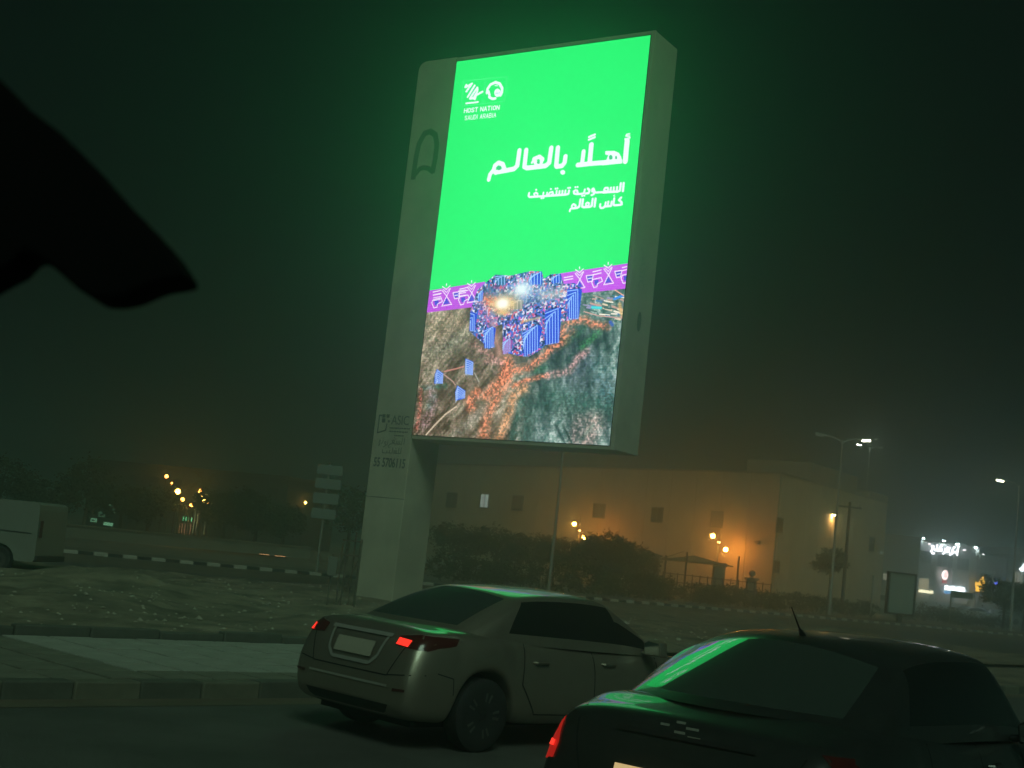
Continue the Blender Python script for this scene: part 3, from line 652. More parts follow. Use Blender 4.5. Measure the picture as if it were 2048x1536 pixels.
    S6 = [(.55, .83*G, .90), (.53, .82*G, .945), (.46, .72*G, H-.21), (.40, .635*G, H-.10), (.35, .575*G, H-.065), (.42, .30*G, H-.035), (.44, 0, H-.03)]
    S10 = [(1.10, .80*G, .88), (1.10, .79*G, .93), (1.06, .76*G, .955), (1.08, .72*G, .965), (1.12, .66*G, .97), (1.26, .34*G, .975), (1.30, 0, .975)]
    fr_ = P.get('front', 0)
    S5 = [(x+fr_*.4, y, z) for x, y, z in S5]; S6 = [(x+fr_, y, z) for x, y, z in S6]; S10 = [(x+fr_*.8, y, z) for x, y, z in S10]
    def mid(A, B, t_, bul=0.0, bz=0.0):
        return [(a[0]+(b[0]-a[0])*t_, a[1]+(b[1]-a[1])*t_ + bul*(1 if a[1] > 0 else 0), a[2]+(b[2]-a[2])*t_ + bz*k/6) for k, (a, b) in enumerate(zip(A, B))]
    st6 = [S0, mid(S0, S3, .06, .002, .004), mid(S0, S3, .36, .008, bz_), mid(S0, S3, .68, .008, bz_), mid(S0, S3, .95, .002, .008), S3, S4, S5, mid(S5, S6, .6, .004, .012), S6, mid(S6, S10, .05, 0, .004), mid(S6, S10, .35, .008, .02), mid(S6, S10, .7, .008, .02), mid(S6, S10, .96, 0, .004), S10]
    nr = 7; V = [p for s_ in st6 for p in s_]; V2 = V + [(x, -y, z) for x, y, z in V]; off = len(V); fs = []; mi = []
    for i in range(len(st6)-1):
        for k in range(nr-1):
            z_ = 0
            if k >= 4 and 1 <= i <= 3: z_ = 1
            elif k >= 4 and 10 <= i <= 12: z_ = 2
            elif 1 <= k <= 2 and 5 <= i <= 6: z_ = 3
            elif 1 <= k <= 2 and 7 <= i <= 8: z_ = 4
            elif k == 1 and 9 <= i <= 11: z_ = 4
            a, b, c, d = i*nr+k, (i+1)*nr+k, (i+1)*nr+k+1, i*nr+k+1
            fs.append((a, b, c, d)); mi.append(z_); fs.append((off+d, off+c, off+b, off+a)); mi.append(z_ + (2 if z_ in (3, 4) else 0))
    me_ = bpy.data.meshes.new('c'); me_.from_pydata(V2, [], fs); me_.polygons.foreach_set('material_index', mi)
    bm = bmesh.new(); bm.from_mesh(me_); bmesh.ops.remove_doubles(bm, verts=bm.verts, dist=.0005); bm.to_mesh(me_); bm.free()
    for _ in range(7): me_.materials.append(None)
    cm_ = subsurf(me_, 2)
    split_zones(cm_, ['roof', 'rear_window', 'windscreen', 'side_window', 'side_window', 'side_window', 'side_window'], [paint, glassm, M['side_glass'], M['side_glass'], M['side_glass'], M['side_glass'], M['side_glass']], root)
    # rubber frames round the glass = slim dark seam
    bvh = BVHTree.FromPolygons([v.co for v in bodym.vertices], [p.vertices for p in bodym.polygons])
    bv2 = BVHTree.FromPolygons([v.co for v in cm_.vertices], [p.vertices for p in cm_.polygons])
    # wheels
    tyre = M['tyre']; rim = M['rim']
    for sx in (RW, FW):
        for sy in (-1, 1):
            wh = bpy.data.objects.new('wheel', None); COL.objects.link(wh); wh.parent = root; wh.location = (sx, sy*(W2-.13), .322); wh.rotation_euler = (math.pi/2, 0, 0); wh.empty_display_size = .1
            q = MB(); q.lathe([(.19, -.10), (.29, -.105), (.318, -.085), (.322, 0), (.318, .085), (.29, .105), (.205, .10)], 32); q.build('tyre', tyre, wh, smooth=True)
            q = MB(); q.lathe([(.195, -.085), (.212, -.094), (.214, .0), (.212, .094), (.195, .085), (.185, .02), (.185, -.02)], 28)
            zf = .088 if sy < 0 else -.088
            for k in range(10):
                a = 2*math.pi*(k//2)/5 + (.17 if k % 2 else -.17); q.tube([(0, 0, zf*.8), (.20*math.cos(a), .20*math.sin(a), zf)], [.026, .019], 6)
            q.lathe([(.05, zf-.012), (.05, zf+.012)], 12); q.build('rim', rim, wh, smooth=True)
            MB().lathe([(.05, zf*.3), (.16, zf*.3), (.16, zf*.1), (.05, zf*.1)], 20).build('brake_disc', M['under'], wh, smooth=True)
    q = MB(); q.box(-L2+.25, L2-.25, -W2+.27, W2-.27, .19, .62)
    for sx in (RW, FW): q.box(sx-.36, sx+.36, -W2+.24, W2-.24, .3, .70)
    q.build('underbody', M['under'], root)
    return bvh, bv2
def patch(name, bvh, poly, axis, m, root, off=.006, n=14, x0=None, side=-1):
    "lens or plate laid on the body: polygon given in (y,z) seen from behind or (x,z) seen from the side"
    P = np.array(poly, float); mn, mx = P.min(0), P.max(0)
    from mathutils.geometry import tessellate_polygon
    # dense outline + grid points inside, projected
    pts = []
    for a, b in zip(P, np.roll(P, -1, 0)):
        k = max(1, int(np.linalg.norm(b-a)/.05)); pts += [tuple(a + (b-a)*i/k) for i in range(k)]
    bm = bmesh.new(); vs2 = [bm.verts.new((a, b, 0)) for a, b in pts]; f = bm.faces.new(vs2)
    bmesh.ops.triangulate(bm, faces=[f]); bmesh.ops.subdivide_edges(bm, edges=[e for e in bm.edges if e.calc_length() > .09], cuts=2, use_grid_fill=True)
    bmesh.ops.triangulate(bm, faces=bm.faces)
    bad = []
    for v in bm.verts:
        if axis == 'x': o_, d_ = Vector((-4, v.co.x, v.co.y)), Vector((1, 0, 0))
        else: o_, d_ = Vector((v.co.x, side*3, v.co.y)), Vector((0, -side, 0))
        h, nrm, _, _ = bvh.ray_cast(o_, d_)
        if h is None: bad.append(v); continue
        if nrm.dot(d_) > 0: nrm = -nrm
        v.co = h - d_*0 + nrm*off
    if bad: bmesh.ops.delete(bm, geom=bad, context='VERTS')
    me_ = bpy.data.meshes.new(name); bm.to_mesh(me_); bm.free(); me_.shade_smooth()
    return link(name, me_, m, root)
def strokep(name, bvh, pts, wd, axis, m, root, off=.003, side=-1):
    "slim line laid along the body (door gap, chrome strip)"
    q = MB(); prev = None
    for (a, b), (c, d) in zip(pts[:-1], pts[1:]):
        L = math.hypot(c-a, d-b); k = max(1, int(L/.06)); nx, ny = -(d-b)/L*wd/2, (c-a)/L*wd/2
        row = []
        for i in range(k+1):
            t_ = i/k; r2 = []
            for sg in (-1, 1):
                u_, v_ = a+(c-a)*t_+nx*sg, b+(d-b)*t_+ny*sg
                if axis == 'x': o_, d_ = Vector((-4, u_, v_)), Vector((1, 0, 0))
                else: o_, d_ = Vector((u_, side*3, v_)), Vector((0, -side, 0))
                h, nrm, _, _ = bvh.ray_cast(o_, d_)
                if h is None: r2 = None; break
                if nrm.dot(d_) > 0: nrm = -nrm
                r2.append(h + nrm*off)
            row.append(r2)
        for r1, r2 in zip(row[:-1], row[1:]):
            if r1 and r2: q.add([r1[0], r2[0], r2[1], r1[1]], [(0, 1, 2, 3)])
    return q.build(name, m, root, smooth=True)
M = {}
M['tyre'] = mat('tyre_rubber', (.018, .018, .018), rough=.85); M['rim'] = mat('alloy_rim', (.11, .11, .105), rough=.5, metal=.5); M['under'] = mat('car_underside', (.008, .008, .008), rough=.95)
M['gap'] = mat('panel_gap', (.006, .006, .006), rough=.9); M['chrome'] = mat('chrome', (.62, .60, .54), rough=.32, metal=.55); M['black'] = mat('black_plastic', (.012, .012, .012), rough=.5)
M['lens_dark'] = mat('tail_lens_unlit', (.07, .008, .007), rough=.2, coat=.6); M['lens_lit'] = mat('tail_lens_lit', (.3, .01, .008), rough=.2, emis=(1.0, .035, .02), es=1.5)
M['lens_glow'] = mat('tail_lens_glow', (.3, .01, .008), rough=.2, emis=(1.0, .03, .02), es=.32); M['lens_clear'] = mat('clear_lens', (.22, .20, .16), rough=.18, coat=.6)
M['plate'] = mat('number_plate', (.42, .39, .31), rough=.4); M['plate_lit'] = mat('number_plate_lit', (.6, .5, .3), rough=.4, emis=(1, .66, .30), es=.55)
M['mirror'] = mat('mirror_glass', (.75, .78, .74), rough=.12, metal=1)
M['side_glass'] = mat('side_glass_dark', (.010, .012, .011), rough=.04); M['side_glass'].node_tree.nodes['Principled BSDF'].inputs['IOR'].default_value = 1.9
tint = mat('tinted_glass', (.05, .065, .055), rough=.035); tint.node_tree.nodes['Principled BSDF'].inputs['IOR'].default_value = 2.9
def car_common(root, bvh, bv2, P, paint, handles=True):
    L2 = P['L']/2; W2 = P['W']/2; dk = P['deck']
    for s_ in (-1, 1):
        strokep('door_gap', bvh, [(-.95, .98*dk-.08), (-.98, .60), (-.78, .34)], .012, 'y', M['gap'], root, side=s_)
        strokep('door_gap', bvh, [(.02, dk-.10), (.04, .30)], .012, 'y', M['gap'], root, side=s_)
        strokep('door_gap', bvh, [(1.0, .88), (.98, .30)], .012, 'y', M['gap'], root, side=s_)
        strokep('sill_gap', bvh, [(-.78, .33), (.98, .29)], .010, 'y', M['gap'], root, side=s_)
        for x in (-.82, .16):
            h = bvh.ray_cast(Vector((x, s_*3, .80)), Vector((0, -s_, 0)))[0]
            if h: MB().tube([(x-.02, h.y, .80), (x, h.y+s_*.03, .80), (x+.16, h.y+s_*.03, .805), (x+.18, h.y, .80)], [.010, .013, .013, .010], 6).build('door_handle', M['chrome'] if P.get('chrome') else paint, root, smooth=True)
        mr = bpy.data.objects.new('door_mirror', None); COL.objects.link(mr); mr.parent = root; mr.location = (.78, s_*(W2+.09), .98); mr.empty_display_size = .1
        q = MB(); q.prism([(-.11, -.07), (.10, -.07), (.115, .05), (.06, .085), (-.09, .07)], (-.03, .09), ax=0); q.tube([(0.03, -s_*.17, -.05), (0.03, -s_*.05, -.03)], .025, 8)
        q.build('mirror_shell', paint, mr, bevel=.012)
        q = MB(); q.prism([(-.095, -.055), (.088, -.055), (.10, .045), (.055, .07), (-.078, .057)], (-.036, -.031), ax=0); q.build('mirror_glass', M['mirror'], mr)
    # seams at the back: boot lid and bumper
    strokep('boot_gap', bvh, [(-.70, dk-.02), (-.60, .80), (-.52, .62), (.52, .62), (.60, .80), (.70, dk-.02)], .011, 'x', M['gap'], root)
    strokep('bumper_gap', bvh, [(-W2*.93, .66), (-.52, .625)], .009, 'x', M['gap'], root); strokep('bumper_gap', bvh, [(W2*.93, .66), (.52, .625)], .009, 'x', M['gap'], root)
    patch('bumper_grille', bvh, [(-.5, .27), (.5, .27), (.58, .38), (-.58, .38)], 'x', M['black'], root, off=.003)
    for s_ in (-1, 1):
        strokep('bumper_gap', bvh, [(-L2+.30, .68), (-L2+.48, .64), (P['rw']-.40, .50)], .009, 'y', M['gap'], root, side=s_)
# --- beige saloon
P1 = dict(L=4.62, W=1.80, H=1.445, rw=-1.42, fw_=1.25, deck=1.06, lip=1.03, crown=.6, cabin=1.0)
beige = mat('beige_metallic', (.36, .315, .25), rough=.42, metal=.72, coat=.8, noise=.05, scale=6)
c1 = empty('saloon_car', (.461, 13.566, 0), .783, 'beige saloon car passing in front of the billboard, green light on its pale roof', 'car')
bv, bg_ = sedan(c1, beige, P1, tint); car_common(c1, bv, bg_, P1, beige)
for s_, lit in ((1, 1), (-1, 1)):
    tl = patch('tail_light', bv, [(s_*.50, .88), (s_*.80, .86), (s_*.86, .97), (s_*.70, .985), (s_*.50, .955)], 'x', M['lens_dark'], c1, off=.008); tl['label'] = 'wedge shaped tail light, inner part lit red'
    patch('lamp_glow', bv, ([(.68, .875), (.80, .87), (.81, .93), (.69, .935)] if s_ > 0 else [(-.51, .885), (-.66, .875), (-.67, .93), (-.51, .94)]), 'x', M['lens_lit'], tl, off=.013)
    patch('lamp_side', bv, [(-2.13, .90), (-1.72, .965), (-1.78, 1.0), (-2.13, .985)], 'y', M['lens_clear'], tl, off=.006, side=s_)
npl = patch('number_plate', bv, [(-.26, .74), (.26, .74), (.26, .87), (-.26, .87)], 'x', M['plate'], c1, off=.016)
strokep('plate_surround', bv, [(-.38, .94), (-.34, .76), (-.26, .69), (.26, .69), (.34, .76), (.38, .94)], .03, 'x', M['chrome'], c1, off=.012)
strokep('boot_trim', bv, [(-.42, .945), (.42, .945)], .030, 'x', M['chrome'], c1, off=.014)
strokep('bumper_trim', bv, [(-.55, .535), (.55, .535)], .020, 'x', M['chrome'], c1, off=.008)
for s_ in (-1, 1): patch('reflector', bv, [(s_*.62, .50), (s_*.76, .51), (s_*.76, .53), (s_*.62, .525)], 'x', M['lens_dark'], c1, off=.007)
# --- dark saloon, nearer
P2 = dict(L=4.70, W=1.82, H=1.495, rw=-1.42, fw_=1.30, deck=1.09, lip=1.02, crown=1.5, gb=-.07, bz=.012, front=.42, cabin=1.0)
dark = mat('black_paint', (.022, .025, .023), rough=.36, coat=.6, noise=.2, scale=9)
c2 = empty('saloon_car', (2.382, 8.70, 0), .945, 'black saloon car nearest the camera, lit screen mirrored in its rear window', 'car')
bv, bg_ = sedan(c2, dark, P2, tint); car_common(c2, bv, bg_, P2, dark)
for s_ in (1, -1):
    tl = patch('tail_light', bv, [(s_*.73, .72), (s_*.80, .70), (s_*.845, .78), (s_*.84, .90), (s_*.79, .96), (s_*.745, .90), (s_*.72, .80)], 'x', M['lens_glow'] if s_ > 0 else M['lens_dark'], c2, off=.008)
    patch('lamp_glow', bv, [(s_*.745, .775), (s_*.80, .77), (s_*.81, .80), (s_*.745, .805)], 'x', M['lens_lit'] if s_ > 0 else M['lens_glow'], tl, off=.013)
    patch('lamp_side', bv, [(-2.2, .72), (-2.02, .80), (-1.98, .96), (-2.15, .97)], 'y', M['lens_dark'], tl, off=.006, side=s_)
patch('number_plate', bv, [(-.16, .64), (.34, .64), (.34, .76), (-.16, .76)], 'x', M['plate_lit'], c2, off=.016)
strokep('boot_trim', bv, [(-.40, .93), (.40, .93)], .022, 'x', M['black'], c2, off=.012)
q = MB()
for (y, z, l) in ((.06, 1.005, .05), (-.02, .985, .07), (.14, .985, .05), (.04, .96, .06), (-.05, .945, .07)): 
    h = bv.ray_cast(Vector((-4, y, z)), Vector((1, 0, 0)))[0]
    if h: MB().box(h.x-.010, h.x-.002, y-l/2, y+l/2, z-.006, z+.006).build('boot_badge', M['chrome'], c2)
MB().tube([(-.80, .0, 1.475), (-.86, 0, 1.52), (-1.00, 0, 1.64)], [.022, .006, .003], 8).build('antenna', M['black'], c2, smooth=True)
# ------------------------------------------------------------------ things further off
def at(x, y, Y):
    "point at forward distance Y that the photograph shows at pixel (x, y) - used to read positions off"
    d = _fw + _rt*((x-1024)/F_PX) - _up*((y-768)/F_PX); t_ = Y/d.y
    return Vector((d.x*t_, Y, CAM_H + d.z*t_))
def foot(x, Y, z=0.0):
    "foot of a thing whose base stands at column x"
    y = 900
    for _ in range(4):
        h_ = at(x, y, Y); y += (h_.z - z)*F_PX/Y
    p = at(x, y, Y); return Vector((p.x, p.y, z))
galv = mat('galvanised_steel', (.40, .41, .36), rough=.5, metal=.4, noise=.12, scale=2)
dsteel = mat('dark_steel', (.035, .035, .032), rough=.6)
wallp = mat('precast_wall', (.56, .43, .28), rough=.85, noise=.18, scale=.6); wallr = mat('wall_render', (.25, .22, .16), rough=.9, noise=.12, scale=.4)
wdark = mat('window_glass_dark', (.012, .014, .013), rough=.12); wframe = mat('window_frame', (.11, .11, .09), rough=.6); shutter = mat('grey_shutter', (.17, .15, .12), rough=.7)
sodium = (1.0, .42, .08)
# --- hall with the lit wall
Cc = foot(1541, 107, 0); Lc = foot(850, 146, 0); Rc = foot(1757, 128.5, 0); HB = 10.5
hall = empty('hall_building', Cc, 0, 'large plain cream hall with small windows, orange lamp light on its left wall', 'building')
def wallframe(A, B):
    d = (B-A); L = d.length; d /= L; n_ = Vector((d.y, -d.x, 0))
    if n_.y > 0: n_ = -n_
    return d, n_, L
def on_wall(A, B, x, y):
    "where pixel (x,y) meets the vertical wall AB: distance along it and height"
    d, n_, L = wallframe(A, B); r_ = at(x, y, 100) - Vector((0, 0, CAM_H)); o_ = Vector((0, 0, CAM_H))
    t_ = (A - o_).dot(n_)/r_.dot(n_); p = o_ + r_*t_; return (p - A).dot(d), p.z
def wbox(A, B, s0, s1, z0, z1, t0, t1, mb, org):
    d, n_, L = wallframe(A, B); c = []
    for z in (z0, z1):
        for s_, t_ in ((s0, t0), (s1, t0), (s1, t1), (s0, t1)):
            p = A + d*s_ + n_*t_ - org; c.append((p.x, p.y, z))
    mb.add(c, [(0,3,2,1),(4,5,6,7),(0,1,5,4),(1,2,6,5),(2,3,7,6),(3,0,4,7)])
dl, nl, LL = wallframe(Cc, Lc); dr, nr_, LR = wallframe(Cc, Rc)
core = MB(); back = Cc + dl*LL + dr*LR
core.prism([(0, 0), ((dl*LL).x, (dl*LL).y), ((dl*LL + dr*LR).x, (dl*LL + dr*LR).y), ((dr*LR).x, (dr*LR).y)], (0, HB-.25), ax=2); core.build('wall_core', wallr, hall)
npan = 16
for i in range(npan):
    q = MB(); wbox(Cc, Lc, LL*i/npan+.02, LL*(i+1)/npan-.02, 0, HB, .0, .10 if i < 9 else .04, q, Cc); q.build('wall_panel', wallp, hall)
for i in range(9):
    q = MB(); wbox(Cc, Rc, LR*i/9+.02+(0.12 if i == 0 else 0), LR*(i+1)/9-.02, 0, HB, .0, .10, q, Cc); q.build('wall_panel', wallp, hall)
q = MB(); wbox(Cc, Lc, -.15, LL, HB, HB+.14, -.3, .16, q, Cc); q.build('parapet', wallr, hall)
q = MB(); wbox(Cc, Rc, .31, LR, HB, HB+.14, -.3, .16, q, Cc); q.build('parapet', wallr, hall)
def window(A, B, x, y, wpx, hpx, pane, org, root, th=.12, mull=True):
    s_, z_ = on_wall(A, B, x, y); s2, _ = on_wall(A, B, x+wpx/2, y); _, z2 = on_wall(A, B, x, y-hpx/2); hw = abs(s2-s_); hh = abs(z2-z_)
    wn = bpy.data.objects.new('window', None); COL.objects.link(wn); wn.parent = root; wn.empty_display_size = .2
    q = MB()
    for a, b, c, d in ((-hw-.08, -hw, -hh-.08, hh+.08), (hw, hw+.08, -hh-.08, hh+.08), (-hw, hw, hh, hh+.08), (-hw, hw, -hh-.08, -hh)): wbox(A, B, s_+a, s_+b, z_+c, z_+d, th-.03, th+.06, q, org)
    if mull: wbox(A, B, s_-.03, s_+.03, z_-hh, z_+hh, th-.03, th+.035, q, org)
    q.build('frame', wframe, wn); q = MB(); wbox(A, B, s_-hw, s_+hw, z_-hh, z_+hh, th-.03, th+.01, q, org); q.build('pane', pane, wn); return wn
lit_dim = glow('window_lit_dim', (.75, .95, .85), 2.2, True)
for x, y, w_, h_, m_ in ((905, 1000, 19, 28, wdark), (1037, 1006, 20, 28, wdark), (1200, 1022, 22, 27, wdark), (1316, 1030, 21, 28, wdark), (1436, 1039, 22, 29, shutter)): window(Cc, Lc, x, y, w_, h_, m_, Cc, hall)
wn = window(Cc, Lc, 971, 1002, 16, 26, lit_dim, Cc, hall)
window(Cc, Rc, 1556, 1050, 12, 28, wdark, Cc, hall); window(Cc, Rc, 1550, 1133, 10, 22, wdark, Cc, hall); window(Cc, Rc, 1741, 1088, 9, 26, wdark, Cc, hall)
s_, z_ = on_wall(Cc, Lc, 1308, 1130); q = MB(); wbox(Cc, Lc, s_-.75, s_+.75, 0, 2.9, .08, .13, q, Cc); q.build('door', wdark, hall)
q = MB()
for a in (-.85, .75): wbox(Cc, Lc, s_+a, s_+a+.1, 0, 3.0, .08, .18, q, Cc)
wbox(Cc, Lc, s_-.75, s_+.75, 2.9, 3.0, .08, .18, q, Cc); q.build('door_frame', wframe, hall)
s_, z_ = on_wall(Cc, Lc, 1521, 1088); q = MB(); wbox(Cc, Lc, s_-.06, s_+.06, z_-.05, z_+.25, .1, .4, q, Cc); wbox(Cc, Lc, s_-.22, s_+.22, z_+.05, z_+.2, .38, .52, q, Cc); q.build('wall_camera', dsteel, hall)
# raised block on the roof and the stair tower at the right end
q = MB(); wbox(Cc, Rc, LR*.33, LR*.78, HB+.145, HB+1.9, -7, -1.0, q, Cc); q.build('roof_block', wallr, hall)
q = MB(); wbox(Cc, Rc, LR*.80, LR*1.0, HB+.145, HB+.7, -4, .10, q, Cc); q.build('roof_block', wallr, hall)
# wall washer
s_, z_ = on_wall(Cc, Rc, 1662, 1029); wl = MB(); wbox(Cc, Rc, s_-.14, s_+.14, z_, z_+.18, .10, .42, wl, Cc); wl.build('lamp_housing', dsteel, hall)
q = MB(); wbox(Cc, Rc, s_-.11, s_+.11, z_-.02, z_-.004, .14, .38, q, Cc); q.build('lamp_lens', glow('washer_lamp', (1, .60, .2), 1100), hall)
# --- ornate lamps before the wall
glob = glow('globe_lamp', (1.0, .34, .045), 250)
glob2 = glow('globe_lamp_dim', (1.0, .36, .10), 40)
def lantern(root, x, y, z, dim=False, r_=.19):
    q = MB(); n = 10
    prof = [(.02, -r_)] + [(r_*math.sin(a), -r_*math.cos(a)) for a in np.linspace(.3, math.pi-.3, 8)] + [(.02, r_)]
    g_ = q.lathe(prof, n, (x, y, z)).build('globe', glob2 if dim else glob, root, smooth=True)
    MB().lathe([(.20, r_*.75), (.23, r_*.85), (.12, r_*1.5), (.03, r_*1.9)], 10, (x, y, z)).build('hood', dsteel, root, smooth=True)
def ornate(px, Y, arms, top, label):
    b0 = foot(px, Y, 0); root = empty('ornate_lamp_post', b0, 0, label, 'lamp post', 'ornate lamp posts by the hall')
    q = MB(); q.lathe([(.16, 0), (.16, .35), (.09, .45), (.06, .6), (.05, top), (.02, top+.35), (.005, top+.6)], 10)
    for sx, z in arms:
        q.tube([(0, 0, z-.15), (sx*.35, 0, z-.05), (sx*.75, 0, z+.22), (sx*.95, 0, z+.38)], .03, 6)
    q.build('post', dsteel, root, smooth=True)
    for k, (sx, z) in enumerate(arms): lantern(root, sx*.98, 0, z+.12)
    lantern(root, .05, .3, (arms[0][1]+arms[1][1])/2 + .15, True, .11)
    return root
P_ = foot(1431, 97); za = at(1420, 1071, 109).z; zb_ = at(1441, 1098, 109).z
ornate(1428, 109, [(-.55, za-.12), (.62, zb_-.12)], za+.1, 'dark post with two glowing orange globes beside the shade sail')
za = at(1141, 1047, 121).z; zb_ = at(1160, 1074, 121).z
ornate(1148, 121, [(-.5, za-.12), (.5, zb_-.12)], za+.3, 'dark post with orange globes rising behind the trimmed trees')
# --- shade sails over the parking bays
sail = mat('shade_cloth', (.20, .17, .10), rough=.9)
def sailthing(pts, posts, Y, label):
    root = empty('shade_sail', foot(pts[0][0], Y), 0, label, 'shade canopy', 'shade sails'); o_ = root.location
    V = [at(x, y, Yy) - o_ for x, y, Yy in pts]; q = MB(); n = len(V)
    q.add([tuple(v) for v in V] + [tuple(v + Vector((0, 0, -.05))) for v in V], [(0, 1, 2), (0, 2, 3), (n+2, n+1, n), (n+3, n+2, n)] + [(i, (i+1) % n, n+(i+1) % n, n+i) for i in range(n)])
    q.build('cloth', sail, root)
    for x, yt, Yy in posts:
        f_ = foot(x, Yy) - o_; t_ = at(x+2, yt, Yy) - o_; MB().tube([f_, (f_.x, f_.y, t_.z)], .07, 8).build('post', dsteel, root, smooth=True)
    f_ = at(posts[0][0]+1, posts[0][1], posts[0][2]) - o_; MB().tube([f_, V[0]], .025, 6).build('stay', dsteel, root)
    return root
sailthing([(1321, 1118, 92), (1388, 1111, 95), (1467, 1133, 92), (1428, 1128, 89)], [(1366, 1103, 91), (1470, 1112, 92)], 92, 'wide olive shade sail on two dark posts before the orange wall')
sailthing([(1262, 1112, 95), (1280, 1096, 97), (1325, 1112, 95), (1295, 1116, 93)], [(1283, 1100, 97), (1325, 1110, 95)], 95, 'small shade sail half hidden by the round trees')
pr = empty('gate_pier', foot(1432, 90), 0, 'square rendered pier under the wide shade sail', 'pier'); zt_ = at(1432, 1125, 90).z
MB().box(-.38, .38, -.38, .38, 0, zt_-.25).build('shaft', wallr, pr, bevel=.02); MB().box(-.46, .46, -.46, .46, zt_-.248, zt_).build('cap', wallr, pr, bevel=.03)
pr = empty('gate_pier', foot(1499, 88), 0, 'short pier topped with a stone ball near the corner of the hall', 'pier'); zt_ = at(1500, 1160, 88).z
MB().box(-.30, .30, -.30, .30, 0, zt_).build('shaft', wallr, pr, bevel=.02); MB().box(-.42, .42, -.42, .42, zt_+.002, zt_+.16).build('cap', wallr, pr, bevel=.03)
MB().lathe([(.03, zt_+.17), (.10, zt_+.24), (.20, zt_+.36), (.22, zt_+.46), (.18, zt_+.58), (.04, zt_+.66)], 12).build('ball', wallr, pr, smooth=True)
# railing
A_ = foot(1322, 92); B_ = foot(1538, 86); rl = empty('railing', A_, 0, 'low dark pipe railing running along the foot of the orange wall', 'railing'); d = (B_-A_); n = 14
for z in (1.55, 1.0):
    q = MB(); q.tube([(0, 0, z), (d.x, d.y, z)], .035, 6); q.build('rail', dsteel, rl)
for i in range(n+1): q = MB(); p = d*(i/n); q.tube([(p.x, p.y, 0), (p.x, p.y, 1.65)], .04, 6); q.build('post', dsteel, rl)
# --- street lamps
dpole = mat('dark_painted_pole', (.05, .055, .05), rough=.6)
lamp_w = glow('street_lamp_led', (1.0, .90, .62), 32); lamp_dim = mat('lamp_lens_off', (.5, .5, .45), rough=.4)
def street_lamp(px, Y, top_y, label, lit=(False, True), rz=0, H_=None, group='street lamps along the road', es=None, armw=1.3, galv=galv):
    b0 = foot(px, Y, 0); root = empty('street_lamp', b0, rz, label, 'street lamp', group)
    H_ = H_ or at(px+20, top_y, Y).z
    MB().lathe([(.20, 0), (.20, .06), (.13, .08), (.12, 1.4), (.105, 1.45), (.055, H_)], 12).build('pole', galv, root, smooth=True)
    for sx, on in zip((-1, 1), lit):
        MB().tube([(0, 0, H_-.25), (sx*.25, 0, H_+.02), (sx*armw*.6, 0, H_+.18), (sx*armw, 0, H_+.22)], [.05, .04, .035, .03], 8).build('arm', galv, root, smooth=True)
        hd = MB(); hd.prism([(-.32, -.05), (.32, -.03), (.30, .05), (-.26, .07)], (-.14, .14), ax=1); h_ = hd.build('lamp_head', galv, root, bevel=.015); h_.location = (sx*(armw+.28), 0, H_+.25); h_.rotation_euler = (0, -sx*.10, 0)
        ln = MB(); ln.box(-.26, .26, -.115, .115, -.15, -.056); l_ = ln.build('lamp_lens', (es or lamp_w) if on else lamp_dim, h_)
    return root
street_lamp(1658, 88, 880, 'tall double arm street lamp before the right wall of the hall, right head lit')
street_lamp(2021, 104, 970, 'tall street lamp at the right edge with both heads lit', lit=(True, True), rz=.05)
street_lamp(1716, 165, 890, 'distant street lamp beyond the hall with a small lit head', lit=(True, False), rz=.3, es=glow('street_lamp_far', (1.0, .93, .72), 60), H_=at(1718, 893, 165).z)
# thin pole behind the screen
tp = empty('light_pole', foot(1097, 70), 0, 'thin pale pole standing behind the screen, its top hidden', 'pole')
MB().lathe([(.16, 0), (.16, .05), (.10, .07), (.06, 8.2)], 10).build('shaft', galv, tp, smooth=True)
MB().tube([(0, 0, 8.2), (.1, .3, 8.45), (.2, .9, 8.5)], .035, 6).build('arm', galv, tp, smooth=True)
# utility pole
zt_ = at(1693, 1003, 97).z; up_ = empty('utility_pole', foot(1683, 97), .1, 'dark wooden utility pole with a cross arm right of the tall street lamp', 'utility pole')
MB().lathe([(.15, 0), (.10, zt_)], 10).build('shaft', mat('old_wood', (.06, .045, .03), rough=.9), up_, smooth=True)
MB().box(-.9, .9, -.06, .06, zt_-.45, zt_-.33).build('cross_arm', dsteel, up_)
for x in (-.8, 0, .8): MB().lathe([(.04, zt_-.328), (.07, zt_-.25), (.04, zt_-.2), (.06, zt_-.12), (.02, zt_-.05)], 8, (x, 0, 0)).build('insulator', mat('porcelain', (.45, .45, .4), rough=.3), up_, smooth=True)
# --- hoarding, poles and signs on the kerb side
Yp = 83; b0 = foot(1797, Yp); ad = empty('advertising_panel', b0, .25, 'blank grey advertising panel in a black frame on one leg', 'advertising panel')
z0 = at(1797, 1226, Yp).z; z1 = at(1800, 1148, Yp).z
q = MB()
for a, b, c, d in ((-.98, -.86, z0-.1, z1+.1), (.86, .98, z0-.1, z1+.1), (-.86, .86, z1, z1+.1), (-.86, .86, z0-.1, z0)): q.box(a, b, -.14, .14, c, d)
q.build('frame', dsteel, ad); MB().box(-.86, .86, -.10, .10, z0, z1).build('poster', mat('blank_poster', (.30, .36, .33), rough=.35), ad)
MB().box(-.14, .14, -.10, .10, -.15, z0-.102).build('leg', dsteel, ad)
q = MB(); q.box(-.02, .01, -.108, -.102, z0+.25, z0+.75); q.build('light_streak', mat('light_streak_tone', (.6, .55, .4), rough=.8), ad)  # pale strip painting the faint streak of light on the panel
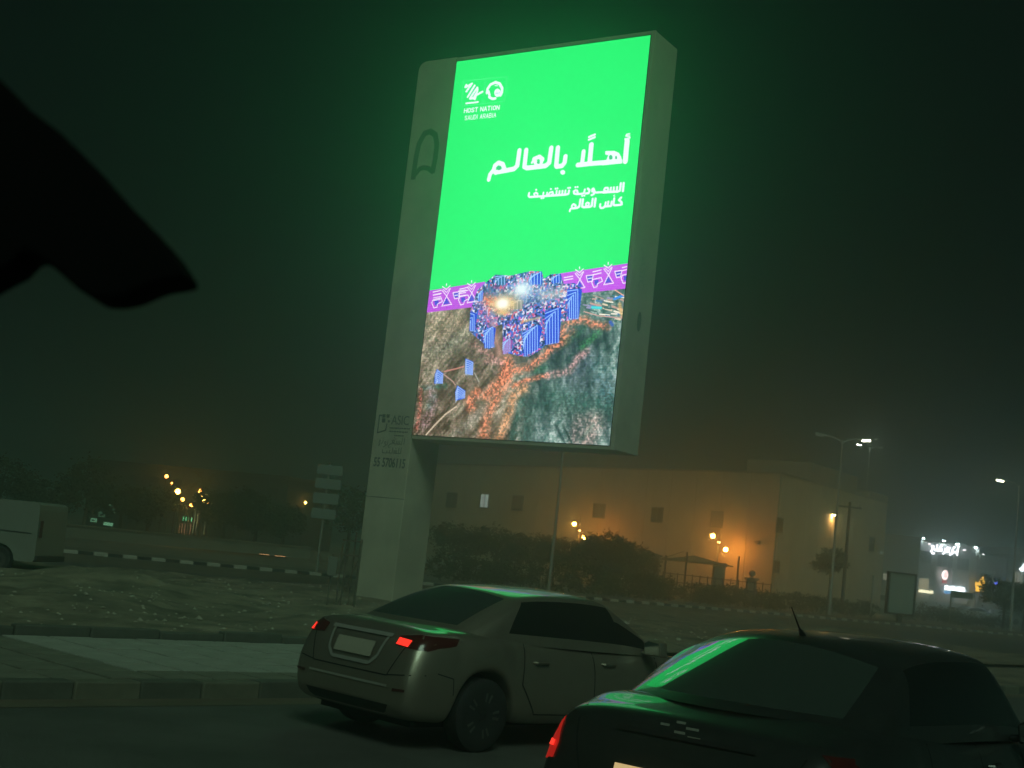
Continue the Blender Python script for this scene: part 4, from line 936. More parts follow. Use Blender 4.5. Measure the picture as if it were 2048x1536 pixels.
q = empty('sign_post', foot(1740, 86), 0, 'thin bare post between the silver car and the grey panel', 'post'); MB().tube([(0, 0, -.1), (0, 0, at(1742, 1150, 86).z)], .05, 8).build('shaft', galv, q, smooth=True)
b0 = foot(1898, 92); q = empty('street_sign', b0, .15, 'low grey name sign on a thin post in front of the shops', 'sign'); MB().tube([(0, 0, -.1), (0, 0, 2.55)], .045, 8).build('post', galv, q, smooth=True)
MB().box(-.05, 1.6, -.02, .02, 2.05, 2.5).build('sign_plate', mat('sign_grey', (.28, .30, .30), rough=.5), q, bevel=.005)
q = MB(); [q.box(.1+.13*i, .18+.13*i, -.026, -.021, 2.2, 2.36) for i in range(10)]; 
# --- road signs left of the billboard: four stacked plates
b0 = foot(632, 55.7); rs = empty('road_sign', b0, 0, 'post with four stacked grey direction plates left of the billboard', 'road sign')
MB().tube([(0, 0, 0), (0, 0, at(645, 925, 55.7).z)], .05, 8).build('post', galv, rs, smooth=True)
signm = mat('sign_plate_back', (.22, .25, .22), rough=.55, noise=.08, scale=3)
for xl, xr, yt, yb in ((635, 686, 931, 950), (631, 682, 958, 978), (627, 677, 987, 1008), (623, 671, 1018, 1038)):
    a = at(xl, (yt+yb)/2-2, 55.7) - b0; c = at(xr, (yt+yb)/2+3, 55.7) - b0; z_a = at((xl+xr)/2, yt, 55.7).z; z_b = at((xl+xr)/2, yb, 55.7).z
    MB().box(a.x, c.x, -.09, -.06, z_b, z_a).build('sign_plate', signm, rs, bevel=.008)
    MB().box(-.08, .08, -.062, .06, z_b+.08, z_b+.14).build('bracket', dsteel, rs); MB().box(-.08, .08, -.062, .06, z_a-.14, z_a-.08).build('bracket', dsteel, rs)
# metal frame with box near the pylon foot
b0 = foot(668, 31.5); uf = empty('steel_rack', b0, 0, 'rusty steel frame with a pale box, left of the billboard foot', 'rack')
rust = mat('rusty_steel', (.13, .115, .085), rough=.85, noise=.4, scale=6)
for x, y, h_ in ((-.18, 0, 1.28), (.02, .05, 1.55), (.14, -.1, 1.45), (.30, .1, 1.85), (.46, 0, 1.7), (.40, .4, 1.6)): MB().box(x-.018, x+.018, y-.018, y+.018, -.1, h_).build('post', rust, uf)
for z in (1.62, 1.28, .55): MB().box(.0, .48, .02, .05, z, z+.035).build('cross_bar', rust, uf)
MB().tube([(.05, 0, .1), (.42, .05, 1.2)], .014, 6).build('brace', rust, uf)
MB().box(-.26, -.04, -.14, -.03, .78, 1.22).build('meter_box', mat('meter_box_grey', (.18, .19, .16), rough=.6), uf, bevel=.01)
# --- white van
van = empty('white_van', foot(-54, 32.6, -.05), R(-4), 'white van with flat rear, cut off by the left edge', 'van')
vw = mat('white_van_paint', (.24, .25, .215), rough=.45, noise=.08, scale=2)
q = MB(); VX = 1.80
prof = [(-3.4, .38), (-3.35, .95), (-2.5, 1.15), (-1.9, 1.62), (-1.7, 1.72), (VX-.10, 1.78), (VX-.02, 1.72), (VX, 1.60), (VX+.04, .45), (VX-.05, .36)]
arc = []
for cx in (.95, -2.35):
    arc += [(cx + .40*math.cos(a), .33 + .40*math.sin(a)) for a in np.linspace(.08, math.pi-.08, 9)]
prof2 = prof[:-1] + [(VX+.04, .42), (VX-.02, .36)] + arc[:9] + [(-1.9, .36)] + arc[9:]
vb = MB().prism(prof2, (-.86, .86), ax=1).build('body', vw, van, bevel=0)
q = MB(); q.box(-1.75, VX-.12, -.872, -.861, 1.02, 1.045); q.build('side_moulding', dsteel, van)
for x0_, x1_ in ((-1.62, -.62),): MB().prism([(x0_-.3, 1.10), (x1_, 1.10), (x1_, 1.55), (x0_+.05, 1.55)], (-.872, -.862), ax=1).build('side_window', wdark, van)
MB().box(VX+.041, VX+.06, -.78, -.66, .95, 1.35).build('tail_light', M['lens_dark'], van); MB().box(VX+.0, VX+.10, -.84, .84, .38, .52).build('bumper', dsteel, van, bevel=.02)
for cx in (.95, -2.35):
    wh = bpy.data.objects.new('wheel', None); COL.objects.link(wh); wh.parent = van; wh.location = (cx, -.74, .33); wh.rotation_euler = (math.pi/2, 0, 0)
    MB().lathe([(.19, -.09), (.30, -.10), (.33, -.06), (.33, .06), (.30, .10), (.2, .09)], 28).build('tyre', M['tyre'], wh, smooth=True); MB().lathe([(.05, .08), (.195, .095), (.20, .10), (.04, .085)], 20).build('rim', M['rim'], wh, smooth=True)
# --- shops at the far right
shopw = mat('shop_cladding', (.42, .41, .42), rough=.6, noise=.08, scale=.5); shopd = mat('shop_dark_panel', (.06, .06, .065), rough=.4); pil = mat('shop_pilaster', (.42, .42, .42), rough=.6)
SA = foot(1832, 169, 0); SB = foot(1951, 169, 0); shop = empty('shop_building', SA, 0, 'two storey grey shop front with four floodlights and lit signs', 'building'); sd, sn, SL = wallframe(SA, SB)
_, sh_ = on_wall(SA, SB, 1890, 1087)
q = MB(); wbox(SA, SB, 0, SL, 0, sh_, -14, 0, q, SA); q.build('wall', shopw, shop)
for x0_, x1_ in ((1833, 1838), (1862, 1873), (1905, 1913), (1938, 1948)):
    a, _ = on_wall(SA, SB, x0_, 1120); b, _ = on_wall(SA, SB, x1_, 1120); q = MB(); wbox(SA, SB, a, b, 0, sh_-.05, .005, .35, q, SA); q.build('pilaster', pil, shop)
for x0_, x1_, y0_, y1_ in ((1839, 1861, 1101, 1127), (1875, 1904, 1108, 1136), (1914, 1937, 1116, 1141)):
    a, z1_ = on_wall(SA, SB, x0_, y0_); b, z0_ = on_wall(SA, SB, x1_, y1_); wn = bpy.data.objects.new('window', None); COL.objects.link(wn); wn.parent = shop
    q = MB(); wbox(SA, SB, a, b, z0_, z1_, .005, .06, q, SA); q.build('pane', wdark, wn); q = MB()
    for k in (1, 2): c = a + (b-a)*k/3; wbox(SA, SB, c-.05, c+.05, z0_, z1_, .061, .12, q, SA)
    q.build('frame', wframe, wn)
a, z1_ = on_wall(SA, SB, 1839, 1156); b, z0_ = on_wall(SA, SB, 1856, 1180)
q = MB(); wbox(SA, SB, a, b, z0_, z1_, .005, .08, q, SA); q.build('shop_window', glow('shop_window_lit', (.9, .8, .5), 3.4, True), shop)
q = MB(); a, z_ = on_wall(SA, SB, 1836, 1181); b, _ = on_wall(SA, SB, 1864, 1184); wbox(SA, SB, a, b, z_-.2, z_+.15, .3, .5, q, SA); q.build('lit_ledge', glow('lit_ledge', (1, .93, .6), 18, True), shop)
a, z_ = on_wall(SA, SB, 1908, 1190); q = MB(); wbox(SA, SB, a-3, a+4, z_-1.0, z_+.0, .005, .08, q, SA); q.build('shop_window', glow('shop_window_faint', (.8, .75, .6), 1.2, True), shop)
# Arabic name sign
name_m = glow('name_letters', (.92, .95, 1.0), 42, True)
def letters3(mb, A, B, x0_, y0_, s_, runs, wd, t0=.38):
    d, n_, L = wallframe(A, B); sgn = 1 if d.x > 0 else -1; a, z_ = on_wall(A, B, x0_, y0_)
    for r_ in runs:
        for p, q_ in zip(r_[:-1], r_[1:]):
            u0, v0, u1, v1 = a + sgn*p[0]*s_, z_ + p[1]*s_, a + sgn*q_[0]*s_, z_ + q_[1]*s_
            L_ = math.hypot(u1-u0, v1-v0) + 1e-6; nx, nz_ = -(v1-v0)/L_*wd/2, (u1-u0)/L_*wd/2; ex_, ez_ = (u1-u0)/L_*wd*.3, (v1-v0)/L_*wd*.3
            c = [(u0-nx-ex_, v0-nz_-ez_), (u1-nx+ex_, v1-nz_+ez_), (u1+nx+ex_, v1+nz_+ez_), (u0+nx-ex_, v0+nz_-ez_)]
            V = [tuple(A + d*u + n_*t_ - A) for t_ in (t0, t0+.1) for u, v in c]; V = [(V[i][0], V[i][1], c[i % 4][1]) for i in range(8)]
            mb.add(V, [(0,1,2,3),(7,6,5,4),(0,4,5,1),(1,5,6,2),(2,6,7,3),(3,7,4,0)])
q = MB(); letters3(q, SA, SB, 1875, 1101, .155, [[(16,5),(15.5,0),(12,0)],[(15.5,-2),(15.7,-2)],[(11.5,2),(11.3,-1),(9.5,-2.5)],[(9.2,3),(7,3.2),(8.8,0),(6,0)],[(5.5,2),(5.2,-1),(4,-2)],[(13.2,4.2),(12,3.5)],[(2.5,4.5),(1,2.5),(2.5,1),(2,0),(-1,0)],[(-1.5,2.5),(-1.5,0),(-3,0)],[(-1.5,4),(-1.3,4)],[(-4,3),(-6,3),(-4.5,1),(-6,-1),(-5,-3),(-3.5,-2.8)]], .2)
q.build('name_letters', name_m, shop)
# oval sign: red and white; white strip sign; both stand off the wall
def oval(x, y, rx, ry, m_, t0, t1, nm):
    a, z_ = on_wall(SA, SB, x, y); b, _ = on_wall(SA, SB, x+rx, y); _, zz = on_wall(SA, SB, x, y-ry); ra, rz_ = abs(b-a), abs(zz-z_); n = 18; V = []
    for t_ in (t0, t1):
        for k in range(n): th = 2*math.pi*k/n; p = sd*(a + ra*math.cos(th)) + sn*t_; V.append((p.x, p.y, z_ + rz_*math.sin(th)))
    MB().add(V, [tuple(range(n)), tuple(reversed(range(n, 2*n)))] + [(i, (i+1) % n, n+(i+1) % n, n+i) for i in range(n)]).build(nm, m_, shop)
oval(1887, 1150, 5.4, 9.2, glow('oval_sign_white', (1, .85, .82), 30, True), .4, .7, 'oval_sign')
red_s = glow('sign_red', (1, .10, .07), 26, True)
q = MB(); a, z_ = on_wall(SA, SB, 1887, 1150)
for dz in (-.22, .02, .26): wbox(SA, SB, a-.22, a+.22, z_+dz-.07, z_+dz+.07, .71, .78, q, SA)
q.build('oval_sign_letters', red_s, shop); q = MB(); wbox(SA, SB, a-.25, a+.25, z_-1.05, z_-.62, .4, .7, q, SA); q.build('oval_sign_foot', glow('sign_dark_red', (.8, .05, .05), 5, True), shop)
a, z_ = on_wall(SA, SB, 1887, 1174); b, _ = on_wall(SA, SB, 1929, 1180)
q = MB(); wbox(SA, SB, a, b, z_-.75, z_-.48, .4, .6, q, SA); q.build('strip_sign_edge', glow('sign_blue', (.12, .45, 1), 9, True), shop)
q = MB(); rg = random.Random(2); x = a
while x < b - .3: L = rg.uniform(.16, .30); wbox(SA, SB, x, x+L, z_-.40+rg.uniform(0, .06), z_+.28-rg.uniform(0, .12), .4, .6, q, SA); x += L + .06
q.build('strip_sign_letters', glow('sign_white', (.85, .97, 1), 34, True), shop)
# floodlights over the facade
flood = glow('flood_lamp', (.82, 1.0, .97), 110)
for x, y in ((1844, 1077), (1886, 1082), (1913, 1088), (1950, 1095)):
    a, z_ = on_wall(SA, SB, x, y); q = MB(); wbox(SA, SB, a-.04, a+.04, sh_-.1, z_+.45, -.1, -.02, q, SA); wbox(SA, SB, a-.04, a+.04, z_+.40, z_+.48, -.02, .35, q, SA); fl = q.build('flood_arm', dsteel, shop)
    p = sd*a + sn*.35; MB().lathe([(.05, .42), (.22, .22), (.30, .05)], 10, (p.x, p.y, z_)).build('flood_shade', dsteel, shop, smooth=True); MB().lathe([(.20, -.02), (.24, .04)], 10, (p.x, p.y, z_)).build('flood_bulb', flood, shop)
for x, y in ((1858, 1088), (1928, 1100)):
    a, z_ = on_wall(SA, SB, x, y); q = MB(); wbox(SA, SB, a-.12, a+.12, z_-.08, z_+.08, .005, .3, q, SA); q.build('small_spot', glow('small_spot', (.95, .9, .95), 28, True), shop)
# neighbour with the orange leaf sign
NA = foot(1952, 168, 0); NB = foot(2006, 168, 0); nb_ = empty('shop_building', NA, 0, 'plain grey shop block with the orange leaf shaped sign', 'building'); _, nh = on_wall(NA, NB, 1975, 1111)
q = MB(); wbox(NA, NB, .02, (NB-NA).length, 0, nh, -12, 0, q, NA); q.build('wall', mat('grey_block', (.20, .20, .195), rough=.8, noise=.1, scale=.4), nb_)
a, z_ = on_wall(NA, NB, 1952, 1141); b, _ = on_wall(NA, NB, 2000, 1145)
q = MB(); wbox(NA, NB, a, b, z_-.75, z_-.55, .005, .9, q, NA); q.build('awning_edge', shopd, nb_)
q = MB(); rg = random.Random(8); x = a + .4
while x < b-.6: L = rg.uniform(.12, .3); wbox(NA, NB, x, x+L, z_-.25, z_+.18, .005, .08, q, NA); x += L+.1
q.build('faint_letters', mat('letters_grey', (.5, .5, .48), rough=.5), nb_)
d, n_, L = wallframe(NA, NB); pts = [on_wall(NA, NB, x, y) for x, y in ((1946, 1163), (1950, 1167), (1960, 1153), (1963, 1165), (1962, 1172), (1964, 1176), (1960, 1182), (1946, 1182), (1947, 1176), (1945, 1172))]
V = []
for t_ in (.9, 1.2): V += [(*(d*a_ + n_*t_).xy, z_) for a_, z_ in pts]
n = len(pts); MB().add(V, [tuple(range(n)), tuple(reversed(range(n, 2*n)))] + [(i, (i+1) % n, n+(i+1) % n, n+i) for i in range(n)]).build('leaf_sign', glow('leaf_sign', (1, .50, .03), 22, True), nb_)
q = MB()
for (x0_, y0_, x1_, y1_) in ((1949, 1170, 1957, 1174), (1951, 1175, 1960, 1171), (1950, 1178, 1958, 1180)):
    a, z_a = on_wall(NA, NB, x0_, y0_); b, z_b = on_wall(NA, NB, x1_, y1_); V = [(*(d*s2 + n_*t_).xy, zz) for t_ in (1.21, 1.25) for s2, zz in ((a, z_a-.08), (b, z_b-.08), (b, z_b+.08), (a, z_a+.08))]
    q.add(V, [(0,1,2,3),(7,6,5,4),(0,4,5,1),(1,5,6,2),(2,6,7,3),(3,7,4,0)])
q.build('leaf_sign_lines', shopd, nb_)
a, z_ = on_wall(NA, NB, 1966, 1110); q = MB(); wbox(NA, NB, a-.1, a+.1, z_, z_+.16, 0, .2, q, NA); q.build('small_spot', glow('small_spot_dim', (.95, .9, .95), 22, True), nb_)
# last block at the right edge
EA_ = foot(2009, 173, 0); EB_ = foot(2110, 173, 0); eb = empty('shop_building', EA_, 0, 'dark block cut off by the right edge, one white lit letter', 'building'); _, eh = on_wall(EA_, EB_, 2030, 1109)
q = MB(); wbox(EA_, EB_, 0, (EB_-EA_).length, 0, eh, -12, 0, q, EA_); q.build('wall', mat('dark_block', (.10, .10, .095), rough=.8), eb)
q = MB(); wbox(EA_, EB_, 0, (EB_-EA_).length, eh+.005, eh+.9, -12, .2, q, EA_); q.build('parapet', shopw, eb)
q = MB(); letters3(q, EA_, EB_, 2041, 1139, .16, [[(0,0),(2,1.5),(4,6)],[(1,0),(6,1),(9,7)]], .45, .1); q.build('lit_letter', glow('lit_letter', (.85, .95, 1), 40, True), eb)
for x in (2031, 2037, 2043):
    a, z_ = on_wall(EA_, EB_, x, 1143); q = MB(); wbox(EA_, EB_, a-.12, a+.12, z_-1.6, z_, .01, .2, q, EA_); q.build('lit_fin', glow('lit_fin', (.8, .8, .6), 3, True), eb)
# low block between the hall and the shops
GA = foot(1759, 151, 0); GB = foot(1831, 151, 0); gbk = empty('low_building', GA, 0, 'plain brownish block between the hall and the lit shops', 'building'); _, gh = on_wall(GA, GB, 1795, 1074)
q = MB(); wbox(GA, GB, 0, (GB-GA).length, 0, gh, -12, 0, q, GA); q.build('wall', wallr, gbk); q = MB(); wbox(GA, GB, -.1, (GB-GA).length+.1, gh+.003, gh+.25, -12, .12, q, GA); q.build('parapet', wallr, gbk)
window(GA, GB, 1758, 1153, 8, 12, glow('window_warm', (.9, .85, .6), 3.5, True), GA, gbk, th=.03); window(GA, GB, 1770, 1153, 8, 12, glow('window_warm2', (.9, .85, .6), 2.5, True), GA, gbk, th=.03)
ls = empty('bulkhead_lamp', foot(1752, 140), 0, 'small round white lamp on a post behind the silver car', 'lamp'); z_ = at(1753, 1168, 140).z
MB().tube([(0, 0, 0), (0, 0, z_-.2)], .05, 6).build('post', dsteel, ls); MB().lathe([(.05, z_-.2), (.2, z_-.08), (.2, z_+.08), (.05, z_+.2)], 10).build('globe', glow('round_lamp', (1, .97, .85), 16), ls, smooth=True)
bl = empty('beacon_lamp', foot(1990, 150), 0, 'small blue lamp above the round dark tree', 'lamp'); z_ = at(1992, 1167, 150).z
MB().tube([(0, 0, 0), (0, 0, z_-.2)], .05, 6).build('post', dsteel, bl); MB().lathe([(.05, z_-.25), (.28, z_-.1), (.28, z_+.1), (.05, z_+.25)], 10).build('globe', glow('blue_lamp', (.10, .16, 1), 20), bl, smooth=True)
# --- small far cars (own simple saloon shape: body, glass band, wheels)
def far_car(px, Y, rz, paint, label, Lc_=4.6, Hc=1.45, suv=False, group=None, light=None, cat='car'):
    root = empty('parked_car', foot(px, Y, 0), rz, label, cat, group); h = Hc; k = Lc_/2
    if suv: pf = [(-k, .45), (-k+.02, 1.1), (-k+.12, h-.25), (-k+.35, h), (k*.25, h), (k*.55, 1.08), (k-.25, 1.0), (k, .78), (k, .35), (-k, .3)]; gl = [(-k+.25, 1.12), (-k+.42, h-.10), (k*.22, h-.10), (k*.45, 1.12)]
    else: pf = [(-k, .5), (-k+.1, .98), (-k*.55, 1.02), (-k*.3, h-.04), (0, h), (k*.15, h-.03), (k*.5, .98), (k-.2, .8), (k, .6), (k, .3), (-k, .3)]; gl = [(-k*.48, 1.05), (-k*.28, h-.12), (k*.13, h-.10), (k*.42, 1.03)]
    MB().prism(pf, (-.84, .84), ax=1).build('body', paint, root, bevel=.07, smooth=True)
    for s_ in (-1, 1): MB().prism(gl, (s_*.842 - .008, s_*.842 + .008), ax=1).build('side_window', wdark, root)
    for x in (-k+.8, k-.85):
        for s_ in (-1, 1):
            w_ = MB().lathe([(.12, -.1), (.33, -.1), (.34, 0), (.33, .1), (.12, .1)], 16).build('wheel', M['tyre'], root, smooth=True); w_.location = (x, s_*.76, .33); w_.rotation_euler = (math.pi/2, 0, 0)
    for s_ in (-1, 1): MB().box(k-.02, k+.02, s_*.6-.15, s_*.6+.15, .66, .80).build('headlight', light or M['lens_clear'], root)
    return root
silver = mat('silver_paint', (.45, .45, .42), rough=.35, metal=.4, coat=.5); grey = mat('grey_paint', (.20, .20, .21), rough=.3, coat=.6); wht = mat('white_paint', (.6, .6, .58), rough=.35, coat=.5)
far_car(1752, 132, .12, silver, 'silver estate car parked behind the hedge, left of the blank panel', 4.8, 1.75, True, light=glow('parked_headlight', (1, .95, .75), 25, True))
gp_ = 'cars parked before the shops'
far_car(1930, 148, 2.7, grey, 'grey car parked in front of the shops, leftmost', group=gp_); far_car(1952, 143, 2.6, wht, 'pale car parked between the grey car and the round tree', group=gp_); far_car(2000, 146, .3, silver, 'silver car parked beneath the round dark tree', group=gp_)
# --- left background: lamps, kiosk, low wall, dark block
blkm = mat('dark_render', (.035, .033, .025), rough=.9)
orange = glow('garden_lamp', (1.0, .30, .05), 26); orange_y = glow('garden_lamp_yellow', (1.0, .50, .08), 60)
gl_ = [(319, 951, 92, 0), (332, 965, 99, 2), (345, 982, 86, 1), (357, 998, 88, 0), (376, 1010, 93, 0), (389, 981, 90, 0), (397, 995, 82, 1), (410, 1006, 96, 2)]
lbl = ['highest orange lamp left of the lit palm', 'tiny orange lamp just below the highest one', 'bright yellow orange lamp left of the palm crown', 'orange lamp low on the left of the palm crown', 'lowest orange lamp, below the palm crown', 'reddish lamp showing through the top palm fronds', 'brightest yellow lamp behind the palm fronds', 'small pale lamp at the right side of the palm']
for (x, y, Y, k), lb in zip(gl_, lbl):
    z_ = at(x, y, Y).z; root = empty('garden_lamp', foot(x-4, Y), 0, lb, 'lamp', 'orange lamps round the palm'); r_ = (.13, .17, .07)[k]
    MB().tube([(0, 0, 0), (0, 0, z_-r_)], .04, 6).build('post', dsteel, root); MB().lathe([(.02, z_-r_), (r_*.8, z_-r_*.6), (r_, z_), (r_*.8, z_+r_*.6), (.02, z_+r_)], 10).build('globe', orange if k != 1 else orange_y, root, smooth=True)
for x, y, Y, lb in ((581, 1006, 120, 'left of the two tiny warm lamps near the road signs'), (599, 1004, 120, 'right of the two tiny warm lamps near the road signs'), (589, 984, 130, 'single tiny white lamp above the warm pair')):
    z_ = at(x, y, Y).z; root = empty('far_lamp', foot(x, Y), 0, lb, 'lamp', 'tiny lamps near the road signs')
    MB().tube([(0, 0, 0), (0, 0, z_-.1)], .04, 6).build('post', dsteel, root); MB().lathe([(.02, z_-.13), (.13, z_), (.02, z_+.13)], 8).build('globe', orange_y if y > 990 else glow('far_white_lamp', (.8, 1, .9), 30), root, smooth=True)
# kiosk with barred front
KA = foot(338, 100, 0); KB = foot(404, 98, 0); ks = empty('kiosk', KA, 0, 'small lit kiosk behind bars under the lit palm', 'kiosk'); KL = (KB-KA).length
q = MB(); wbox(KA, KB, 0, KL, 0, 2.7, -3, -.4, q, KA); q.build('wall', blkm, ks)
q = MB(); wbox(KA, KB, .6, KL*.55, .5, 1.25, -.38, -.30, q, KA); q.build('counter', glow('kiosk_counter', (.9, .42, .20), 1.6, True), ks)
q = MB(); wbox(KA, KB, .7, KL*.5, 1.45, 1.75, -.38, -.28, q, KA); q.build('lit_fascia', glow('kiosk_green', (.25, 1, .4), 5, True), ks)
q = MB(); wbox(KA, KB, KL*.56, KL*.92, .6, 2.5, -.38, -.30, q, KA); q.build('lit_panel', glow('kiosk_panel', (.75, .8, .35), 1.3, True), ks)
for i in range(12): q = MB(); s_ = KL*(i+.5)/12; wbox(KA, KB, s_-.05, s_+.05, 0, 2.6, -.1, .0, q, KA); q.build('bar', dsteel, ks)
# green lit window block further left
QA = foot(165, 105, 0); QB = foot(250, 103, 0); qs = empty('shop_hut', QA, 0, 'low dark hut with a green lit window behind the white van', 'building'); QL = (QB-QA).length
q = MB(); wbox(QA, QB, 0, QL, 0, 3.0, -3, -.2, q, QA); q.build('wall', blkm, qs)
for a, b, z0_, z1_, k in ((.6, 1.2, .55, .85, 1.6), (1.3, 2.0, 1.0, 2.0, .45), (2.1, 3.0, 1.4, 2.1, .5), (2.0, 2.9, .4, .65, 2.2), (2.2, 2.7, 1.9, 2.15, 1.5)):
    q = MB(); wbox(QA, QB, a, b, z0_, z1_, -.19, -.1, q, QA); q.build('lit_pane', glow('green_window', (.35, .9, .5), k, True), qs)
# dark house with flat roof behind
HA = foot(170, 128, 0); HB_ = foot(560, 118, 0); dh = empty('dark_house', HA, 0, 'long dark flat roofed building behind the trees at left', 'building'); HL = (HB_-HA).length; _, hh_ = on_wall(HA, HB_, 330, 936)
q = MB(); wbox(HA, HB_, 0, HL, 0, hh_, -8, 0, q, HA); q.build('wall', blkm, dh); q = MB(); wbox(HA, HB_, -.2, HL+.2, hh_+.004, hh_+.25, -8, .25, q, HA); q.build('roof_edge', dsteel, dh)
for i in range(8): q = MB(); s_ = HL*(i+.6)/8.4; wbox(HA, HB_, s_, s_+1.2, hh_-2.3, hh_-.9, .005, .06, q, HA); q.build('window', wdark, dh)
# low wall along the far path
WA = foot(120, 70, 0); WB = foot(620, 84, 0); lw = empty('garden_wall', WA, 0, 'low pale garden wall along the far side of the road', 'wall'); WL = (WB-WA).length
q = MB(); wbox(WA, WB, 0, WL, 0, .62, -.25, 0, q, WA); q.build('coursework', mat('pale_wall', (.27, .25, .19), rough=.9, noise=.2, scale=1), lw); q = MB(); wbox(WA, WB, -.05, WL+.05, .623, .72, -.30, .05, q, WA); q.build('coping', wallr, lw)
for x, w_, lb in ((528, 22, 'left orange light strip at the foot of the garden wall'), (560, 24, 'right orange light strip at the foot of the garden wall')):
    p = foot(x, 78.5, .0); root = empty('ground_light', p, .3, lb, 'light strip', 'orange light strips'); MB().box(-w_*.014, w_*.014, -.06, .06, 0, .06).build('housing', dsteel, root); MB().box(-w_*.013, w_*.013, -.05, .05, .062, .09).build('tube', glow('ground_strip', (1, .5, .2), 4, True), root)
# car interior trim at the camera's left, out of focus
tr_pts = [(-140, 60), (0, 155), (57, 217), (133, 274), (186, 327), (248, 398), (301, 451), (354, 509), (385, 560), (375, 568), (319, 577), (266, 600), (230, 607), (195, 606), (168, 589), (125, 550), (80, 518), (58, 513), (27, 545), (0, 558), (-140, 640)]
it = empty('interior_trim', at(100, 400, .55), 0, 'black out of focus car trim reaching in from the upper left', 'car trim'); o_ = it.location
V = [tuple(at(x-15, y-12, .55) - o_) for x, y in tr_pts]; V += [(a, b+.03, c) for a, b, c in V]; n = len(tr_pts)
MB().add(V, [tuple(range(n)), tuple(reversed(range(n, 2*n)))] + [(i, (i+1) % n, n+(i+1) % n, n+i) for i in range(n)]).build('panel', mat('trim_black', (.004, .004, .004), rough=.95, spec=.1), it, bevel=.002)
# ------------------------------------------------------------------ trees, palms, hedges
leafm = mat('foliage', (.055, .085, .030), rough=.75, noise=.5, scale=1.2, col2=(.02, .035, .012)); barkm = mat('bark', (.10, .075, .05), rough=.9, noise=.3, scale=8)
def leafcloud(lobes, n, size, seed, top=1.0):
    rg = random.Random(seed); q = MB(); tot = sum(l[3]*l[4]*l[5] for l in lobes)
    for lx, ly, lz, rx, ry, rz_ in lobes:
        m_ = int(n*rx*ry*rz_/tot)
        cl = [(rg.gauss(0, 1), rg.gauss(0, 1), rg.gauss(0, 1)) for _ in range(max(6, m_//22))]
        for c in cl:
            L = math.sqrt(sum(a*a for a in c)); rr = rg.uniform(.55, 1.0)**.6; cx, cy_, cz = lx+rx*rr*c[0]/L, ly+ry*rr*c[1]/L, lz+rz_*rr*c[2]/L; sp = .22*min(rx, rz_) + .10
            for _ in range(22):
                x, y, z = cx+rg.gauss(0, sp*.6), cy_+rg.gauss(0, sp*.6), cz+rg.gauss(0, sp*.5); s_ = size*rg.uniform(.6, 1.3)
                a = Vector((rg.uniform(-1, 1), rg.uniform(-1, 1), rg.uniform(-.6, .6))).normalized()*s_; b = a.cross(Vector((rg.uniform(-1, 1), rg.uniform(-1, 1), rg.uniform(-1, 1)))).normalized()*s_*.55
                p = Vector((x, y, z)); q.add([p-a, p-b*.8, p+a, p+b*.8], [(0, 1, 2, 3)])
    return q
def tree(px, Y, top_z, crown_w, label, seed, trunk_h=None, group='dark trees', crown_h=None, n=2600, size=.13, name='tree', rz=0):
    root = empty(name, foot(px, Y), rz, label, 'tree', group); ch = crown_h or top_z*.62; cz = top_z - ch/2; rg = random.Random(seed); w_ = crown_w/2
    lobes = [(0, 0, cz, w_*.72, w_*.72, ch*.42)]
    for k in range(6): a = k*1.05 + rg.uniform(-.3, .3); lobes.append((w_*.55*math.cos(a), w_*.55*math.sin(a), cz+rg.uniform(-.22, .22)*ch, w_*rg.uniform(.32, .5), w_*.42, ch*rg.uniform(.22, .34)))
    q = leafcloud(lobes, n, size, seed); q.build('crown', leafm, root)
    t_ = MB(); zc = cz - ch*.25; t_.tube([(0, 0, 0), (.05, .02, zc*.5), (.02, 0, zc)], [.16, .12, .10], 8)
    for k in range(5): a = k*1.3; t_.tube([(0, 0, zc*.85), (w_*.25*math.cos(a), w_*.25*math.sin(a), cz-.05*ch), (w_*.5*math.cos(a), w_*.5*math.sin(a), cz+.2*ch)], [.07, .05, .02], 6)
    t_.build('trunk', barkm, root, smooth=True); return root
def zpx(x, y, Y): return at(x, y, Y).z
gA = 'trimmed trees before the hall'
for px, Y, yt, w_, lb, sd_, ch in ((905, 90, 1046, 4.6, 'broad dark tree right of the pylon, leftmost of the row before the hall', 11, None), (985, 91, 1048, 4.8, 'dark tree in the row before the hall, below the pale lit window', 12, None), (1058, 90, 1062, 4.2, 'dark tree of the row just left of the thin pole', 13, None),
                               (1128, 89, 1074, 3.8, 'dark tree of the row just right of the thin pole', 14, None), (1190, 88, 1064, 3.4, 'tree with a ragged top right of the left orange globes', 15, None), (1222, 87, 1063, 2.8, 'tree with a pointed top under the first dark window', 16, None), (1262, 88, 1086, 3.4, 'round tree at the right end of the row, beside the small shade sail', 17, 2.6)):
    tree(px, Y, zpx(px+8, yt, Y), w_, lb, sd_, group=gA, crown_h=ch or zpx(px+8, yt, Y)*.78, n=3000)
tree(1655, 99, zpx(1660, 1094, 99), 2.9, 'small dark tree against the right wall behind the street lamp', 21, group=None, crown_h=2.0, n=2200)
tree(2005, 112, zpx(2008, 1152, 112), 4.4, 'round dark tree in front of the shops at the right edge', 22, group=None, crown_h=2.9, n=3600)
tree(2046, 110, zpx(2048, 1160, 110), 3.2, 'dark tree cut by the right edge beneath the lit letter', 23, group=None, crown_h=2.4, n=2000)
gL = 'dark trees behind the far road'
